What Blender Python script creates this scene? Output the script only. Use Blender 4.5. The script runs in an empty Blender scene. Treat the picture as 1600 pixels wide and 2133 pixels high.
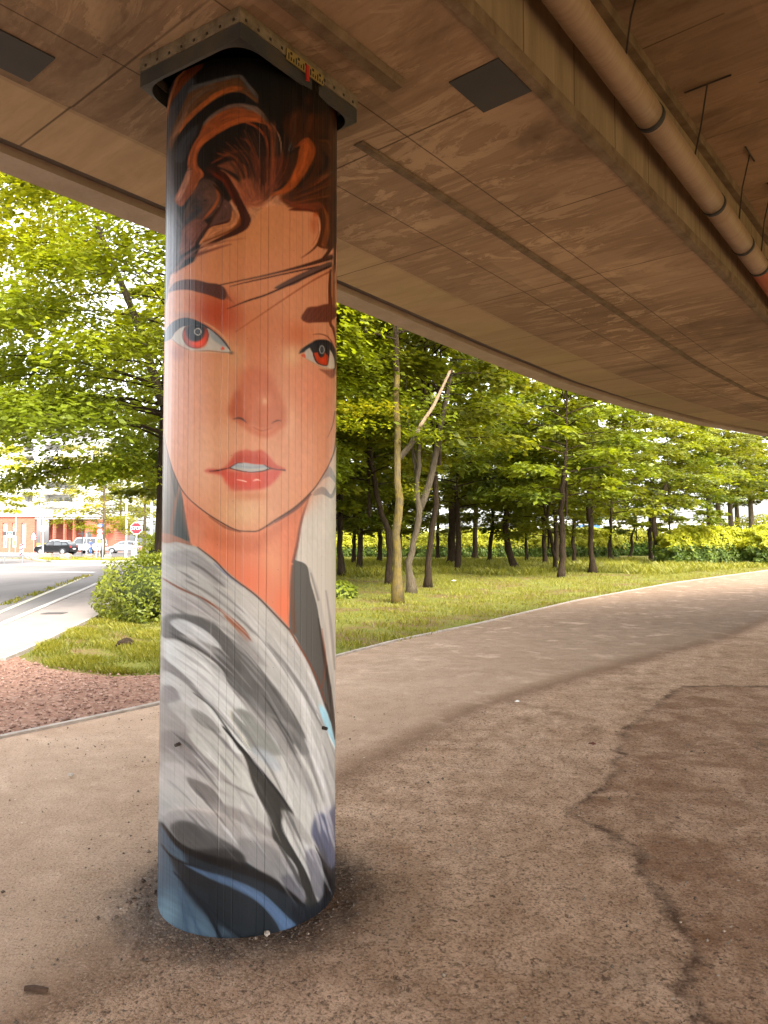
import bpy, bmesh, math, random
import numpy as np
from mathutils import Vector, Matrix
R = math.radians
rng = np.random.default_rng(7)
random.seed(7)
SC = bpy.context.scene
COL = SC.collection
# ---------------------------------------------------------------- camera, sky, sun, exposure
EYE = 1.6
FPX = 1500.0
PITCH = math.atan((1125-1066.5)/FPX)
CP, SP = math.cos(PITCH), math.sin(PITCH)
cam_d = bpy.data.cameras.new('camera'); cam = bpy.data.objects.new('camera', cam_d); COL.objects.link(cam)
cam.location = (0, 0, EYE); cam.rotation_euler = (R(90)+PITCH, 0, 0)
cam_d.sensor_fit = 'HORIZONTAL'; cam_d.sensor_width = 36.0; cam_d.lens = 36.0*FPX/1600.0
cam_d.clip_start = 0.05; cam_d.clip_end = 2000
SC.camera = cam
SUN_EL, SUN_AZ = R(43), R(150)          # azimuth measured from +Y towards +X
world = bpy.data.worlds.new('World'); SC.world = world; world.use_nodes = True
wn = world.node_tree.nodes; wl = world.node_tree.links; wn.clear()
wo = wn.new('ShaderNodeOutputWorld'); bg = wn.new('ShaderNodeBackground'); sky = wn.new('ShaderNodeTexSky')
sky.sky_type = 'NISHITA'; sky.sun_disc = False; sky.sun_elevation = SUN_EL; sky.sun_rotation = SUN_AZ
sky.air_density = 1.2; sky.dust_density = 4.0; sky.ozone_density = 1.0; sky.altitude = 100
hs = wn.new('ShaderNodeHueSaturation'); hs.inputs['Saturation'].default_value = 0.22; hs.inputs['Value'].default_value = 1.0
wl.new(sky.outputs[0], hs.inputs['Color']); wl.new(hs.outputs[0], bg.inputs['Color']); bg.inputs['Strength'].default_value = 0.15
wl.new(bg.outputs[0], wo.inputs['Surface'])
sun_d = bpy.data.lights.new('sun', 'SUN'); sun = bpy.data.objects.new('sun', sun_d); COL.objects.link(sun)
sun_d.energy = 1.0; sun_d.angle = R(24); sun_d.color = (1.0, 0.93, 0.80)
sun_dir = Vector((math.cos(SUN_EL)*math.sin(SUN_AZ), math.cos(SUN_EL)*math.cos(SUN_AZ), math.sin(SUN_EL)))
sun.rotation_euler = sun_dir.to_track_quat('Z', 'Y').to_euler()
SC.view_settings.view_transform = 'Standard'; SC.view_settings.look = 'None'
SC.view_settings.exposure = 2.9; SC.view_settings.gamma = 1.0
SC.render.engine = 'CYCLES'
SC.cycles.max_bounces = 8; SC.cycles.diffuse_bounces = 4; SC.cycles.glossy_bounces = 2
SC.cycles.transmission_bounces = 4; SC.cycles.transparent_max_bounces = 4
SC.cycles.use_denoising = True
SC.cycles.caustics_reflective = False; SC.cycles.caustics_refractive = False
try: SC.cycles.denoiser = 'OPENIMAGEDENOISE'
except Exception: pass

def at(px, py, z=0.0):                  # where a sight line of the survey photo meets the level z
    u = (px-800)/FPX; v = (1066.5-py)/FPX
    d = (u, CP-v*SP, SP+v*CP); t = (z-EYE)/d[2]
    return (d[0]*t, d[1]*t)
def atd(px, py, depth):                 # the point of that sight line `depth` metres out
    u = (px-800)/FPX; v = (1066.5-py)/FPX
    d = (u, CP-v*SP, SP+v*CP); t = depth/d[1]
    return (d[0]*t, depth, EYE+d[2]*t)

# ---------------------------------------------------------------- mesh helpers
class MB:
    def __init__(s): s.v = []; s.f = []
    def add(s, v, f):
        o = len(s.v); s.v += [tuple(map(float, p)) for p in v]; s.f += [tuple(i+o for i in q) for q in f]; return s
    def box(s, x0, x1, y0, y1, z0, z1):
        return s.add([(x0,y0,z0),(x1,y0,z0),(x1,y1,z0),(x0,y1,z0),(x0,y0,z1),(x1,y0,z1),(x1,y1,z1),(x0,y1,z1)],
                     [(0,3,2,1),(4,5,6,7),(0,1,5,4),(1,2,6,5),(2,3,7,6),(3,0,4,7)])
    def obox(s, c, ax, ay, hx, hy, z0, z1):      # box with ground-plan axes ax, ay
        c = np.array(c[:2]); ax = np.array(ax); ay = np.array(ay)
        p = [c-ax*hx-ay*hy, c+ax*hx-ay*hy, c+ax*hx+ay*hy, c-ax*hx+ay*hy]
        return s.add([(q[0],q[1],z0) for q in p]+[(q[0],q[1],z1) for q in p],
                     [(0,3,2,1),(4,5,6,7),(0,1,5,4),(1,2,6,5),(2,3,7,6),(3,0,4,7)])
    def tube(s, path, rad, n=8, caps=True):
        path = [Vector(p) for p in path]; m = len(path)
        rad = [rad]*m if isinstance(rad, (int,float)) else list(rad)
        vs = []; ref = Vector((0.13,0.31,0.94))
        for i, p in enumerate(path):
            t = (path[min(i+1,m-1)]-path[max(i-1,0)]).normalized()
            a = t.cross(ref)
            if a.length < .05: a = t.cross(Vector((1,0,0)))
            a.normalize(); b = t.cross(a)
            for k in range(n):
                q = 2*math.pi*k/n; vs.append(p+(a*math.cos(q)+b*math.sin(q))*rad[i])
        fs = [(i*n+k, i*n+(k+1)%n, (i+1)*n+(k+1)%n, (i+1)*n+k) for i in range(m-1) for k in range(n)]
        if caps: fs += [tuple(range(n-1,-1,-1)), tuple((m-1)*n+k for k in range(n))]
        return s.add(vs, fs)
    def lathe(s, c, prof, n=16, axis='z'):
        vs = []; fs = []; m = len(prof)
        for r, z in prof:
            for k in range(n):
                q = 2*math.pi*k/n; x, y = r*math.cos(q), r*math.sin(q)
                vs.append((c[0]+x,c[1]+y,c[2]+z) if axis=='z' else (c[0]+x,c[1]+z,c[2]+y) if axis=='y' else (c[0]+z,c[1]+x,c[2]+y))
        for i in range(m-1):
            for k in range(n): fs.append((i*n+k, i*n+(k+1)%n, (i+1)*n+(k+1)%n, (i+1)*n+k))
        fs += [tuple(range(n)), tuple((m-1)*n+k for k in range(n))]
        return s.add(vs, fs)
    def prism(s, poly, d0, d1, plane='xz'):      # outline in the plane, thickness along the third axis
        n = len(poly)
        def P(a, b, d): return (a,d,b) if plane=='xz' else (a,b,d) if plane=='xy' else (d,a,b)
        vs = [P(a,b,d0) for a,b in poly]+[P(a,b,d1) for a,b in poly]
        fs = [tuple(range(n)), tuple(range(2*n-1,n-1,-1))]+[(i,(i+1)%n,(i+1)%n+n,i+n) for i in range(n)]
        return s.add(vs, fs)
    def build(s, name, mat, parent=None, smooth=False, bevel=0):
        me = bpy.data.meshes.new(name); me.from_pydata(s.v, [], s.f)
        bm = bmesh.new(); bm.from_mesh(me); bmesh.ops.recalc_face_normals(bm, faces=bm.faces)
        if bevel: bmesh.ops.bevel(bm, geom=list(bm.edges), offset=bevel, segments=2, affect='EDGES', profile=.6)
        bm.to_mesh(me); bm.free()
        me.materials.append(mat)
        if smooth: me.polygons.foreach_set('use_smooth', [True]*len(me.polygons))
        return link(name, me, parent)
def link(name, me, parent=None):
    o = bpy.data.objects.new(name, me); COL.objects.link(o)
    if parent is not None: o.parent = parent
    return o
def tag(o, label, cat, group=None):
    o['label'] = label; o['category'] = cat
    if group: o['group'] = group
    return o
def struct(o): o['kind'] = 'structure'; return o
def thing(name, label, cat, loc=(0,0,0), rz=0.0, group=None):
    o = bpy.data.objects.new(name, None); COL.objects.link(o); o.empty_display_size = .2
    o.location = loc; o.rotation_euler = (0,0,rz)
    return tag(o, label, cat, group)
def copy_tree(o, loc, rz=0.0, scale=None):
    def rec(s, parent):
        c = s.copy(); COL.objects.link(c)
        if parent is not None: c.parent = parent
        for ch in s.children: rec(ch, c)
        return c
    c = rec(o, None); c.location = loc; c.rotation_euler = (0,0,rz)
    if scale: c.scale = scale if isinstance(scale, tuple) else (scale,)*3
    return c
def np_mesh(name, V, F, mat, parent=None, attrs=None, smooth=False):
    V = np.ascontiguousarray(V, np.float32); F = np.ascontiguousarray(F, np.int32); k = F.shape[1]
    me = bpy.data.meshes.new(name)
    me.vertices.add(len(V)); me.vertices.foreach_set('co', V.ravel())
    me.loops.add(F.size); me.loops.foreach_set('vertex_index', F.ravel())
    me.polygons.add(len(F)); me.polygons.foreach_set('loop_start', np.arange(0, F.size, k, dtype=np.int32))
    me.update(calc_edges=True)
    for nm, a in (attrs or {}).items():
        a = np.ascontiguousarray(a, np.float32)
        if a.ndim == 1: me.attributes.new(nm, 'FLOAT', 'POINT').data.foreach_set('value', a)
        else: me.attributes.new(nm, 'FLOAT_COLOR', 'POINT').data.foreach_set('color', np.c_[a, np.ones(len(a))].astype(np.float32).ravel())
    me.materials.append(mat); me.validate()
    if smooth: me.polygons.foreach_set('use_smooth', np.ones(len(F), bool))
    return link(name, me, parent)
def text_obj(name, s, size, mat, parent, loc, rot=(R(90),0,0), thick=.002, sx=1.0):
    cu = bpy.data.curves.new(name, 'FONT'); cu.body = s; cu.size = size; cu.align_x = 'CENTER'; cu.align_y = 'CENTER'; cu.extrude = thick
    t = bpy.data.objects.new(name, cu); COL.objects.link(t)
    bpy.context.view_layer.update()
    me = bpy.data.meshes.new_from_object(t.evaluated_get(bpy.context.evaluated_depsgraph_get()))
    bpy.data.objects.remove(t); me.name = name; me.materials.clear(); me.materials.append(mat)
    o = link(name, me, parent); o.location = loc; o.rotation_euler = rot; o.scale = (sx,1,1)
    return o

# ---------------------------------------------------------------- materials
def mat(name, col, rough=.7, metal=0.0, spec=.4, coat=0.0):
    m = bpy.data.materials.new(name); m.use_nodes = True
    b = m.node_tree.nodes['Principled BSDF']
    b.inputs['Base Color'].default_value = (*col, 1); b.inputs['Roughness'].default_value = rough
    b.inputs['Metallic'].default_value = metal; b.inputs['Specular IOR Level'].default_value = spec
    b.inputs['Coat Weight'].default_value = coat
    return m
class NT:
    def __init__(s, m): s.m = m; s.n = m.node_tree.nodes; s.l = m.node_tree.links; s.b = s.n['Principled BSDF']
    def new(s, t, **kw):
        x = s.n.new(t)
        for k, v in kw.items(): setattr(x, k, v)
        return x
    def put(s, sock, val):
        if hasattr(val, 'is_output') or isinstance(val, bpy.types.NodeSocket): s.l.new(val, sock)
        elif isinstance(val, (tuple, list)) and len(val) == 3 and sock.type == 'RGBA': sock.default_value = (*val, 1)
        else: sock.default_value = val
    def pos(s): return s.new('ShaderNodeNewGeometry').outputs['Position']
    def obj(s): return s.new('ShaderNodeTexCoord').outputs['Object']
    def attr(s, nm, out='Fac'): return s.new('ShaderNodeAttribute', attribute_name=nm).outputs[out]
    def mapv(s, vec, scale=(1,1,1), rot=(0,0,0), loc=(0,0,0)):
        x = s.new('ShaderNodeMapping'); s.l.new(vec, x.inputs[0]); x.inputs['Scale'].default_value = scale
        x.inputs['Rotation'].default_value = rot; x.inputs['Location'].default_value = loc; return x.outputs[0]
    def noise(s, vec, scale, detail=4, rough=.55, dist=0.0, out=0):
        x = s.new('ShaderNodeTexNoise'); s.l.new(vec, x.inputs['Vector']); x.inputs['Scale'].default_value = scale
        x.inputs['Detail'].default_value = detail; x.inputs['Roughness'].default_value = rough; x.inputs['Distortion'].default_value = dist
        return x.outputs[out]
    def voro(s, vec, scale, feature='F1', out=0):
        x = s.new('ShaderNodeTexVoronoi', feature=feature); s.l.new(vec, x.inputs['Vector']); x.inputs['Scale'].default_value = scale; return x.outputs[out]
    def ramp(s, fac, a, b, ca=0.0, cb=1.0):
        x = s.new('ShaderNodeMapRange'); x.clamp = True; s.put(x.inputs[0], fac)
        for i, v in zip((1,2,3,4), (a,b,ca,cb)): x.inputs[i].default_value = v
        return x.outputs[0]
    def math(s, op, a, b=None, c=None):
        x = s.new('ShaderNodeMath', operation=op); s.put(x.inputs[0], a)
        if b is not None: s.put(x.inputs[1], b)
        if c is not None: s.put(x.inputs[2], c)
        return x.outputs[0]
    def mix(s, fac, a, b, blend='MIX'):
        x = s.new('ShaderNodeMix', data_type='RGBA', blend_type=blend); s.put(x.inputs[0], fac); s.put(x.inputs[6], a); s.put(x.inputs[7], b); return x.outputs[2]
    def bump(s, h, strength=.3, dist=.01, normal=None):
        x = s.new('ShaderNodeBump'); x.inputs['Strength'].default_value = strength; x.inputs['Distance'].default_value = dist; s.l.new(h, x.inputs['Height'])
        if normal is not None: s.l.new(normal, x.inputs['Normal'])
        return x.outputs[0]
    def base(s, c): s.put(s.b.inputs['Base Color'], c)
    def rough(s, v): s.put(s.b.inputs['Roughness'], v)
    def nrm(s, v): s.l.new(v, s.b.inputs['Normal'])
def noisy(name, c1, c2, scale=3.0, rough=.8, bumps=(40, .2, .004), fine=.0, coords='pos', stretch=(1,1,1), metal=0.0):
    m = mat(name, c1, rough, metal); t = NT(m); p = t.pos() if coords=='pos' else t.obj(); p = t.mapv(p, stretch)
    f = t.ramp(t.noise(p, scale, 6, .65), .32, .68); c = t.mix(f, c1, c2)
    if fine: c = t.mix(fine, c, t.mix(t.noise(p, scale*22, 2), (0,0,0), (1,1,1)), 'OVERLAY')
    t.base(c)
    if bumps: t.nrm(t.bump(t.noise(p, bumps[0], 5, .6), bumps[1], bumps[2]))
    return m
# ---------------------------------------------------------------- the mural, painted stroke by stroke
MX0, MY0, MW, MH = 322, 96, 392, 1880          # the painted field, in units of one 2 mm paint dab
ZT = dict(A=(300,100,3.636), B=(320,560,3.81), C=(320,1000,3.81), D=(320,1450,3.636), E=(330,110,7.9),
          F=(510,110,7.9), G=(330,240,7.9), H=(510,240,7.9), I=(330,560,8.0), J=(560,620,10.667), P=(0,0,1.0))
PAINT = np.zeros((MH, MW, 3), dtype=np.float32)
def hexc(h): return np.array([int(h[i:i+2], 16)/255.0 for i in (1,3,5)], dtype=np.float32)
def pts_(s):
    out = []; t = ZT['P']
    for tok in s.split():
        if tok[0].isalpha(): t = ZT[tok[0]]; tok = tok[1:]
        x, y = tok.split(','); out.append((float(x)/t[2]+t[0]-MX0, float(y)/t[2]+t[1]-MY0))
    return np.array(out)
def spline(P, closed, n=6):
    m = len(P); res = []
    for i in range(m if closed else m-1):
        if closed: a,b,c,d = P[i-1],P[i],P[(i+1)%m],P[(i+2)%m]
        else: a,b,c,d = P[max(i-1,0)],P[i],P[i+1],P[min(i+2,m-1)]
        for k in range(n):
            t = k/n
            res.append(.5*((2*b)+(c-a)*t+(2*a-5*b+4*c-d)*t*t+(3*b-a-3*c+d)*t**3))
    if not closed: res.append(P[-1])
    return np.array(res)
def box_(P, pad):
    x0 = int(max(0, math.floor(P[:,0].min()-pad))); x1 = int(min(MW, math.ceil(P[:,0].max()+pad)+1))
    y0 = int(max(0, math.floor(P[:,1].min()-pad))); y1 = int(min(MH, math.ceil(P[:,1].max()+pad)+1))
    return x0,x1,y0,y1
def blend(sl, mask, col, alpha):
    y0,y1,x0,x1 = sl; m = (mask*alpha)[...,None]
    PAINT[y0:y1,x0:x1] = PAINT[y0:y1,x0:x1]*(1-m) + col*m
def fill(s, col, soft=.8, alpha=1.0, smooth=True):
    P = pts_(s)
    if smooth: P = spline(P, True, 5)
    x0,x1,y0,y1 = box_(P, soft*1.6+1)
    if x1<=x0 or y1<=y0: return
    X, Y = np.meshgrid(np.arange(x0,x1,dtype=np.float32), np.arange(y0,y1,dtype=np.float32))
    inside = np.zeros(X.shape, bool); d2 = np.full(X.shape, 1e9, np.float32)
    m = len(P)
    for i in range(m):
        ax,ay = P[i]; bx,by = P[(i+1)%m]; ex,ey = bx-ax, by-ay; L = ex*ex+ey*ey+1e-9
        if ay != by:
            cond = ((Y<ay) != (Y<by)); inside ^= cond & (X < ax+(Y-ay)*ex/(by-ay))
        t = np.clip(((X-ax)*ex+(Y-ay)*ey)/L, 0, 1)
        d2 = np.minimum(d2, (X-ax-t*ex)**2+(Y-ay-t*ey)**2)
    sd = np.sqrt(d2); sd = np.where(inside, sd, -sd)
    k = np.clip(sd/(2*soft)+.5, 0, 1); k = k*k*(3-2*k)
    blend((y0,y1,x0,x1), k, hexc(col), alpha)
def stroke(s, w, col, soft=.7, alpha=1.0):
    P0 = pts_(s); n = 6; P = spline(P0, False, n)
    w = [w]*len(P0) if isinstance(w,(int,float)) else list(w)
    while len(w) < len(P0): w.append(w[-1])
    W = np.interp(np.linspace(0,len(P0)-1,len(P)), np.arange(len(P0)), w)/2
    x0,x1,y0,y1 = box_(P, W.max()+soft*1.6+1)
    if x1<=x0 or y1<=y0: return
    X, Y = np.meshgrid(np.arange(x0,x1,dtype=np.float32), np.arange(y0,y1,dtype=np.float32))
    best = np.full(X.shape, -1e9, np.float32)
    for i in range(len(P)-1):
        ax,ay = P[i]; bx,by = P[i+1]; ex,ey = bx-ax,by-ay; L = ex*ex+ey*ey+1e-9
        t = np.clip(((X-ax)*ex+(Y-ay)*ey)/L, 0, 1)
        d = np.sqrt((X-ax-t*ex)**2+(Y-ay-t*ey)**2)
        best = np.maximum(best, W[i]+(W[i+1]-W[i])*t-d)
    k = np.clip(best/(2*soft)+.5, 0, 1); k = k*k*(3-2*k)
    blend((y0,y1,x0,x1), k, hexc(col), alpha)
def glow(s, rx, ry, col, alpha=1.0, hard=0.0):
    (cx,cy), = pts_(s)
    x0,x1 = int(max(0,cx-rx*1.1)), int(min(MW,cx+rx*1.1+2)); y0,y1 = int(max(0,cy-ry*1.1)), int(min(MH,cy+ry*1.1+2))
    X, Y = np.meshgrid(np.arange(x0,x1,dtype=np.float32), np.arange(y0,y1,dtype=np.float32))
    r = np.sqrt(((X-cx)/rx)**2+((Y-cy)/ry)**2)
    k = np.clip((1-r)/(1-hard+1e-6), 0, 1); k = k*k*(3-2*k)
    blend((y0,y1,x0,x1), k, hexc(col), alpha)
def ring(s, rx, ry, w, col, alpha=1.0):
    (cx,cy), = pts_(s); a = np.linspace(0, 2*math.pi, 25)
    q = ' '.join('P%.2f,%.2f' % (cx+MX0+rx*math.cos(t), cy+MY0+ry*math.sin(t)) for t in a)
    stroke(q, w, col, .5, alpha)

def paint_mural():
    PAINT[:] = hexc('#a6a29d')
    PAINT[:470] = hexc('#1b1817')
    # --- skin field
    fill('P300,395 P730,395 P730,1140 P300,1140', '#d2936e', 1, 1, False)
    # --- behind the jaw: hair and hood
    fill('B40,1250 B100,1420 B160,1640 B215,1760 B240,1880 B300,2180 B40,2180', '#6b6259', 2, 1, False)
    fill('B100,1480 B165,1640 B212,1760 B240,1880 B262,2010 B285,2150 B160,2120 B170,1900 B140,1700', '#37403e', 1.5)
    stroke('B200,1720 B170,1850 B140,2000 B130,2150', [3,7,6,4], '#8a5a40', 2, .8)
    fill('B1300,1700 B1420,1420 B1480,1300 B1480,2180 B1140,2180 B1190,1980', '#cbc5bd', 1, 1, False)
    fill('C1130,640 C1160,330 C1230,120 C1320,-20 C1480,-20 C1480,2133 C1430,2050 C1330,1400 C1230,800', '#cdc7bf', 1, 1, False)
    fill('B1300,1720 B1340,1640 B1390,1570 B1430,1640 B1435,1700 B1390,1650 B1340,1670', '#8d969f', 1)
    fill('B1270,1760 B1340,1730 B1400,1790 B1440,1730 B1410,1820 B1330,1790 B1260,1800', '#8a8d90', 1)
    stroke('B1425,1640 B1440,1700 B1410,1790', 2.2, '#757578')
    # --- neck
    fill('C195,-20 C240,250 C285,500 C340,525 C450,605 C600,745 C800,895 C1000,1085 C1075,1180 C1078,780 C1100,640 C1130,500 C1160,300 C1230,120 C1330,-20', '#d6835f', 1, 1, False)
    fill('C240,200 C400,260 C560,360 C760,430 C900,380 C1100,230 C1230,100 C1180,260 C1000,400 C860,560 C620,560 C420,480 C280,420', '#c4714c', 12, .8)
    glow('C940,640', 42, 75, '#dd9a72', .75); glow('C760,800', 60, 60, '#dc7750', .7); glow('C1020,1000', 30, 60, '#e07a52', .8)
    glow('C330,420', 25, 45, '#cc8a68', .8)
    stroke('C1225,130 C1165,320 C1130,520 C1098,650', [3,5,6,6], '#8a5648', 1.4)
    stroke('C1180,150 C1040,270 C900,370', [3,7,2], '#7d4c3c', 2, .7)
    # --- face over the neck
    fill('B40,1000 B75,1310 B110,1480 B165,1650 B250,1800 B400,1930 B560,2030 B660,2072 B740,2080 B830,2072 B960,1990 B1120,1885 B1250,1760 B1315,1670 B1390,1540 B1428,1430 B1445,1250 B1460,900 B1460,300 B40,300', '#d2936e', .9, 1, True)
    glow('B250,1000', 120, 260, '#d8a083', .8); glow('B1250,1150', 110, 230, '#d6997a', .8); glow('B700,1650', 190, 160, '#d9a483', .8)
    glow('B250,1150', 75, 190, '#dda184', .8); glow('B420,1500', 80, 130, '#dfae90', .9); glow('B700,1930', 95, 60, '#d6ac86', .95)
    glow('B1200,1500', 62, 140, '#dba184', .8); glow('B1250,950', 60, 90, '#d88e70', .8); glow('B560,1350', 60, 60, '#dcaa8a', .6)
    glow('B1080,1230', 25, 70, '#dba98a', .8); glow('B520,900', 40, 90, '#d6a07c', .7); glow('B1000,1800', 60, 55, '#d39a76', .8)
    stroke('B75,1310 B110,1480 B165,1650 B250,1800 B400,1930 B560,2030 B660,2075 B740,2083 B830,2075 B960,1992 B1120,1888 B1250,1762 B1315,1672 B1390,1540 B1428,1430 B1438,1300', [1,1.5,1.6,1.8,2.2,2.4,2,2,2.4,3,3.5,2.5,2,2,2.5,2], '#3f251d', .8)
    stroke('B1430,1130 B1410,1250 B1370,1340', [2,1.6,.6], '#7a3626', .5)
    stroke('B960,2010 B1120,1905 B1240,1790', [2,6,3], '#6e4438', 1.5, .8)
    stroke('B430,1965 B560,2050 B680,2090', [2,5,2], '#7d4530', 1.5, .6)
    glow('P520,480', 150, 120, '#cb8d5f', .9); glow('P500,560', 200, 60, '#cf8d64', .7)
    # --- forehead, nose, cheeks modelling
    glow('B800,450', 75, 110, '#c47d50', .8); glow('B800,780', 70, 160, '#c67c54', .7); glow('B480,330', 80, 62, '#b2512f', .95); glow('B560,420', 60, 45, '#b9593a', .7)
    glow('B450,240', 60, 40, '#bf6844', .7); glow('B1130,520', 55, 45, '#bf6a3e', .7); glow('B1000,480', 40, 60, '#c87c54', .6)
    glow('B1090,690', 32, 38, '#d8ab86', .9); glow('B640,700', 40, 45, '#d2a078', .8)
    fill('B720,800 B650,960 B600,1080 B595,1150 B650,1205 B760,1240 B850,1283 B950,1268 B1035,1225 B1035,1120 B990,1000 B940,880 B860,800', '#c06e4a', 11, .75)
    fill('B600,1080 B590,1140 B640,1200 B740,1230 B700,1100 B680,980 B640,980', '#b45c38', 8, .7)
    glow('B870,1040', 26, 26, '#d2906c', .7); glow('B872,1052', 8, 11, '#dfb592', .8); glow('B960,1130', 30, 30, '#c57a58', .7)
    fill('B650,1205 B760,1245 B860,1290 B960,1260 B1020,1240 B900,1340 B760,1300', '#c8754f', 6, .8)
    stroke('B625,1192 B665,1184 B700,1195 B725,1220', [1,4,4,1], '#5a2e1e', 1)
    stroke('B930,1225 B965,1206 B1000,1204', [1,3,1.4], '#6a3a26', .9)
    stroke('B780,1255 B850,1285 B930,1262', [1,2.5,1], '#a85836', 1.6, .8)
    # --- mouth
    glow('B720,1560', 95, 45, '#d08a6c', .7)
    fill('B410,1600 B540,1582 B600,1520 B640,1462 B720,1435 B780,1447 B850,1440 B910,1490 B960,1550 B1035,1590 B930,1600 B820,1570 B680,1560 B560,1605', '#c65e48', 4, .95)
    fill('B610,1540 B680,1480 B780,1480 B880,1510 B920,1570 B820,1548 B700,1538', '#b8482c', 5, .8)
    fill('B400,1605 B560,1600 B760,1615 B900,1600 B1000,1602 B955,1680 B880,1738 B750,1758 B630,1748 B565,1700 B530,1640', '#cc5844', 5, .95)
    glow('B745,1690', 45, 22, '#d24a30', .85)
    glow('B450,1600', 18, 8, '#c86a58', .8)
    fill('B596,1578 B680,1538 B800,1552 B870,1556 B912,1584 B850,1604 B760,1611 B660,1600', '#aeb4b8', .8)
    stroke('B640,1560 B760,1575 B880,1565', 3.5, '#9aa3b0', 1.2, .7); stroke('B630,1585 B760,1596 B870,1588', 3, '#c8beb0', 1.2, .8)
    stroke('B435,1606 B500,1600 B545,1590 B600,1578', [1.5,3,2.4,1.6], '#47201a', .7)
    stroke('B596,1578 B650,1545 B700,1540', [2.4,1.5,1], '#3a2420', .6)
    stroke('B600,1583 B680,1603 B760,1613 B850,1606 B915,1585', [2,2,1.4,2,3], '#4a2018', .6)
    stroke('B870,1556 B915,1580 B980,1594 B1035,1598', [1.2,2.6,1.8,3], '#56302a', .8)
    stroke('B650,1672 B700,1682 B730,1690', [1,2.4,1], '#f3cdbc', .7); stroke('B780,1684 B810,1672 B838,1680', [1,3,1], '#f3cdbc', .7)
    glow('B760,1800', 58, 16, '#c88258', .75); glow('B640,1740', 24, 12, '#c9644a', .7)
    # --- left brow and eye
    fill('I150,380 I240,240 I400,182 I600,182 I800,232 I960,252 I1080,320 I1115,420 I1070,515 I950,485 I800,430 I640,390 I480,350 I300,352', '#5c3c36', 1.6, .95)
    for k in range(16):
        x = 620+k*32; stroke('I%d,%d I%d,%d' % (x, 300+k*9, x+95, 235+k*17+60), [1.6,.5], '#43241e' if k%2 else '#7a5048', .5, .7)
    for k in range(5): stroke('I%d,%d I%d,%d' % (1050+k*18, 300+k*35, 1130+k*30, 410+k*45), [1.4,.4], '#7a4a3a', .5, .7)
    glow('I420,780', 38, 14, '#b08c80', .8); glow('I850,720', 50, 36, '#b24e2c', .5)
    fill('I70,1200 I80,1060 I200,900 I380,818 I560,838 I740,925 I900,1035 I1050,1165 I1170,1320 I1200,1410 I1120,1320 I1000,1180 I850,1040 I700,975 I540,950 I380,970 I265,1050 I205,1150 I130,1200', '#2c323b', 1, 1)
    stroke('I740,890 I900,985 I1050,1115 I1160,1270 I1195,1390', [2,4,4,4,2], '#d0a07a', 1.2, .9)
    SCL = 'I212,1155 I280,1045 I400,962 I560,942 I720,962 I850,1022 I1000,1155 I1130,1312 I1180,1392 I1000,1372 I800,1352 I620,1357 I480,1332 I340,1262 I230,1205'
    fill(SCL, '#c3bcb2', .7)
    fill('I830,1010 I1000,1150 I1110,1290 I1000,1260 I860,1150', '#8f999f', 2.5, .8)
    keep = PAINT.copy()
    glow('I598,1105', 28.5, 29, '#6b2f22', 1, .93); glow('I598,1107', 27, 27.5, '#b84a30', 1, .9); glow('I650,1200', 22, 20, '#e44a12', 1, .4)
    glow('I660,1230', 18, 12, '#f05418', .9); glow('I600,1000', 27, 15, '#23262e', 1, .4); glow('I590,1065', 22, 21, '#23272f', 1, .7); glow('I450,1180', 7, 20, '#9a4a3a', .6)
    P = spline(pts_(SCL), True, 5)
    x0,x1,y0,y1 = box_(P, 2); X,Y = np.meshgrid(np.arange(x0,x1), np.arange(y0,y1)); ins = np.zeros(X.shape, bool)
    for i in range(len(P)):
        (ax,ay),(bx,by) = P[i],P[(i+1)%len(P)]
        if ay != by: ins ^= ((Y<ay)!=(Y<by)) & (X < ax+(Y-ay)*(bx-ax)/(by-ay))
    new = PAINT.copy(); PAINT[:] = keep; PAINT[y0:y1,x0:x1][ins] = new[y0:y1,x0:x1][ins]
    ring('I635,1047', 6.6, 6.8, 1.5, '#d5d2cc'); glow('I630,1045', 5.5, 5.5, '#5a636c', .8, .5)
    fill('I1052,1288 I1078,1340 I1022,1346', '#d9521f', .6)
    stroke('I205,1165 I330,1275 I470,1345 I600,1372 I800,1364 I1000,1386 I1180,1396', [1,1.5,1.8,2,1.8,2,3], '#94897b', .8)
    stroke('I470,1352 I700,1385 I1000,1398', 2, '#d8b493', 1, .8)
    glow('I1195,1400', 8, 6, '#6e5a4c', .8); glow('I300,1400', 30, 26, '#b98374', .75)
    # --- right brow and eye
    fill('J690,460 J760,310 J850,215 J1050,190 J1200,150 J1330,145 J1460,230 J1460,420 J1320,530 J1200,545 J1000,552 J820,555', '#6a3422', 1.6, .95)
    for k in range(22):
        x = 760+k*28; stroke('J%d,%d J%d,%d' % (x-50, 500+(k%3)*20-k*3, x+110, 215+(k%4)*25), [1.2,.6], '#4c2014' if k%2 else '#87513c', .5, .7)
    stroke('J950,822 J1100,808 J1250,850 J1350,950 J1400,1040', [1,2,2.4,2.4,1.5], '#7a3e26', .9)
    fill('J640,1240 J700,1130 J880,1010 J1000,945 J1150,928 J1280,948 J1380,1020 J1440,1130 J1470,1300 J1460,1560 J1400,1640 J1430,1440 J1400,1270 J1300,1180 J1000,1100 J880,1130 J770,1200 J690,1230', '#17191e', .9)
    SC2 = 'J770,1205 J880,1110 J1000,1070 J1200,1060 J1330,1150 J1400,1300 J1425,1450 J1420,1560 J1350,1572 J1200,1540 J1000,1452 J850,1382 J790,1325'
    fill(SC2, '#bcb3aa', .7)
    fill('J1290,1130 J1400,1300 J1430,1450 J1425,1570 J1300,1560 J1280,1450', '#cfc4b4', .7)
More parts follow.
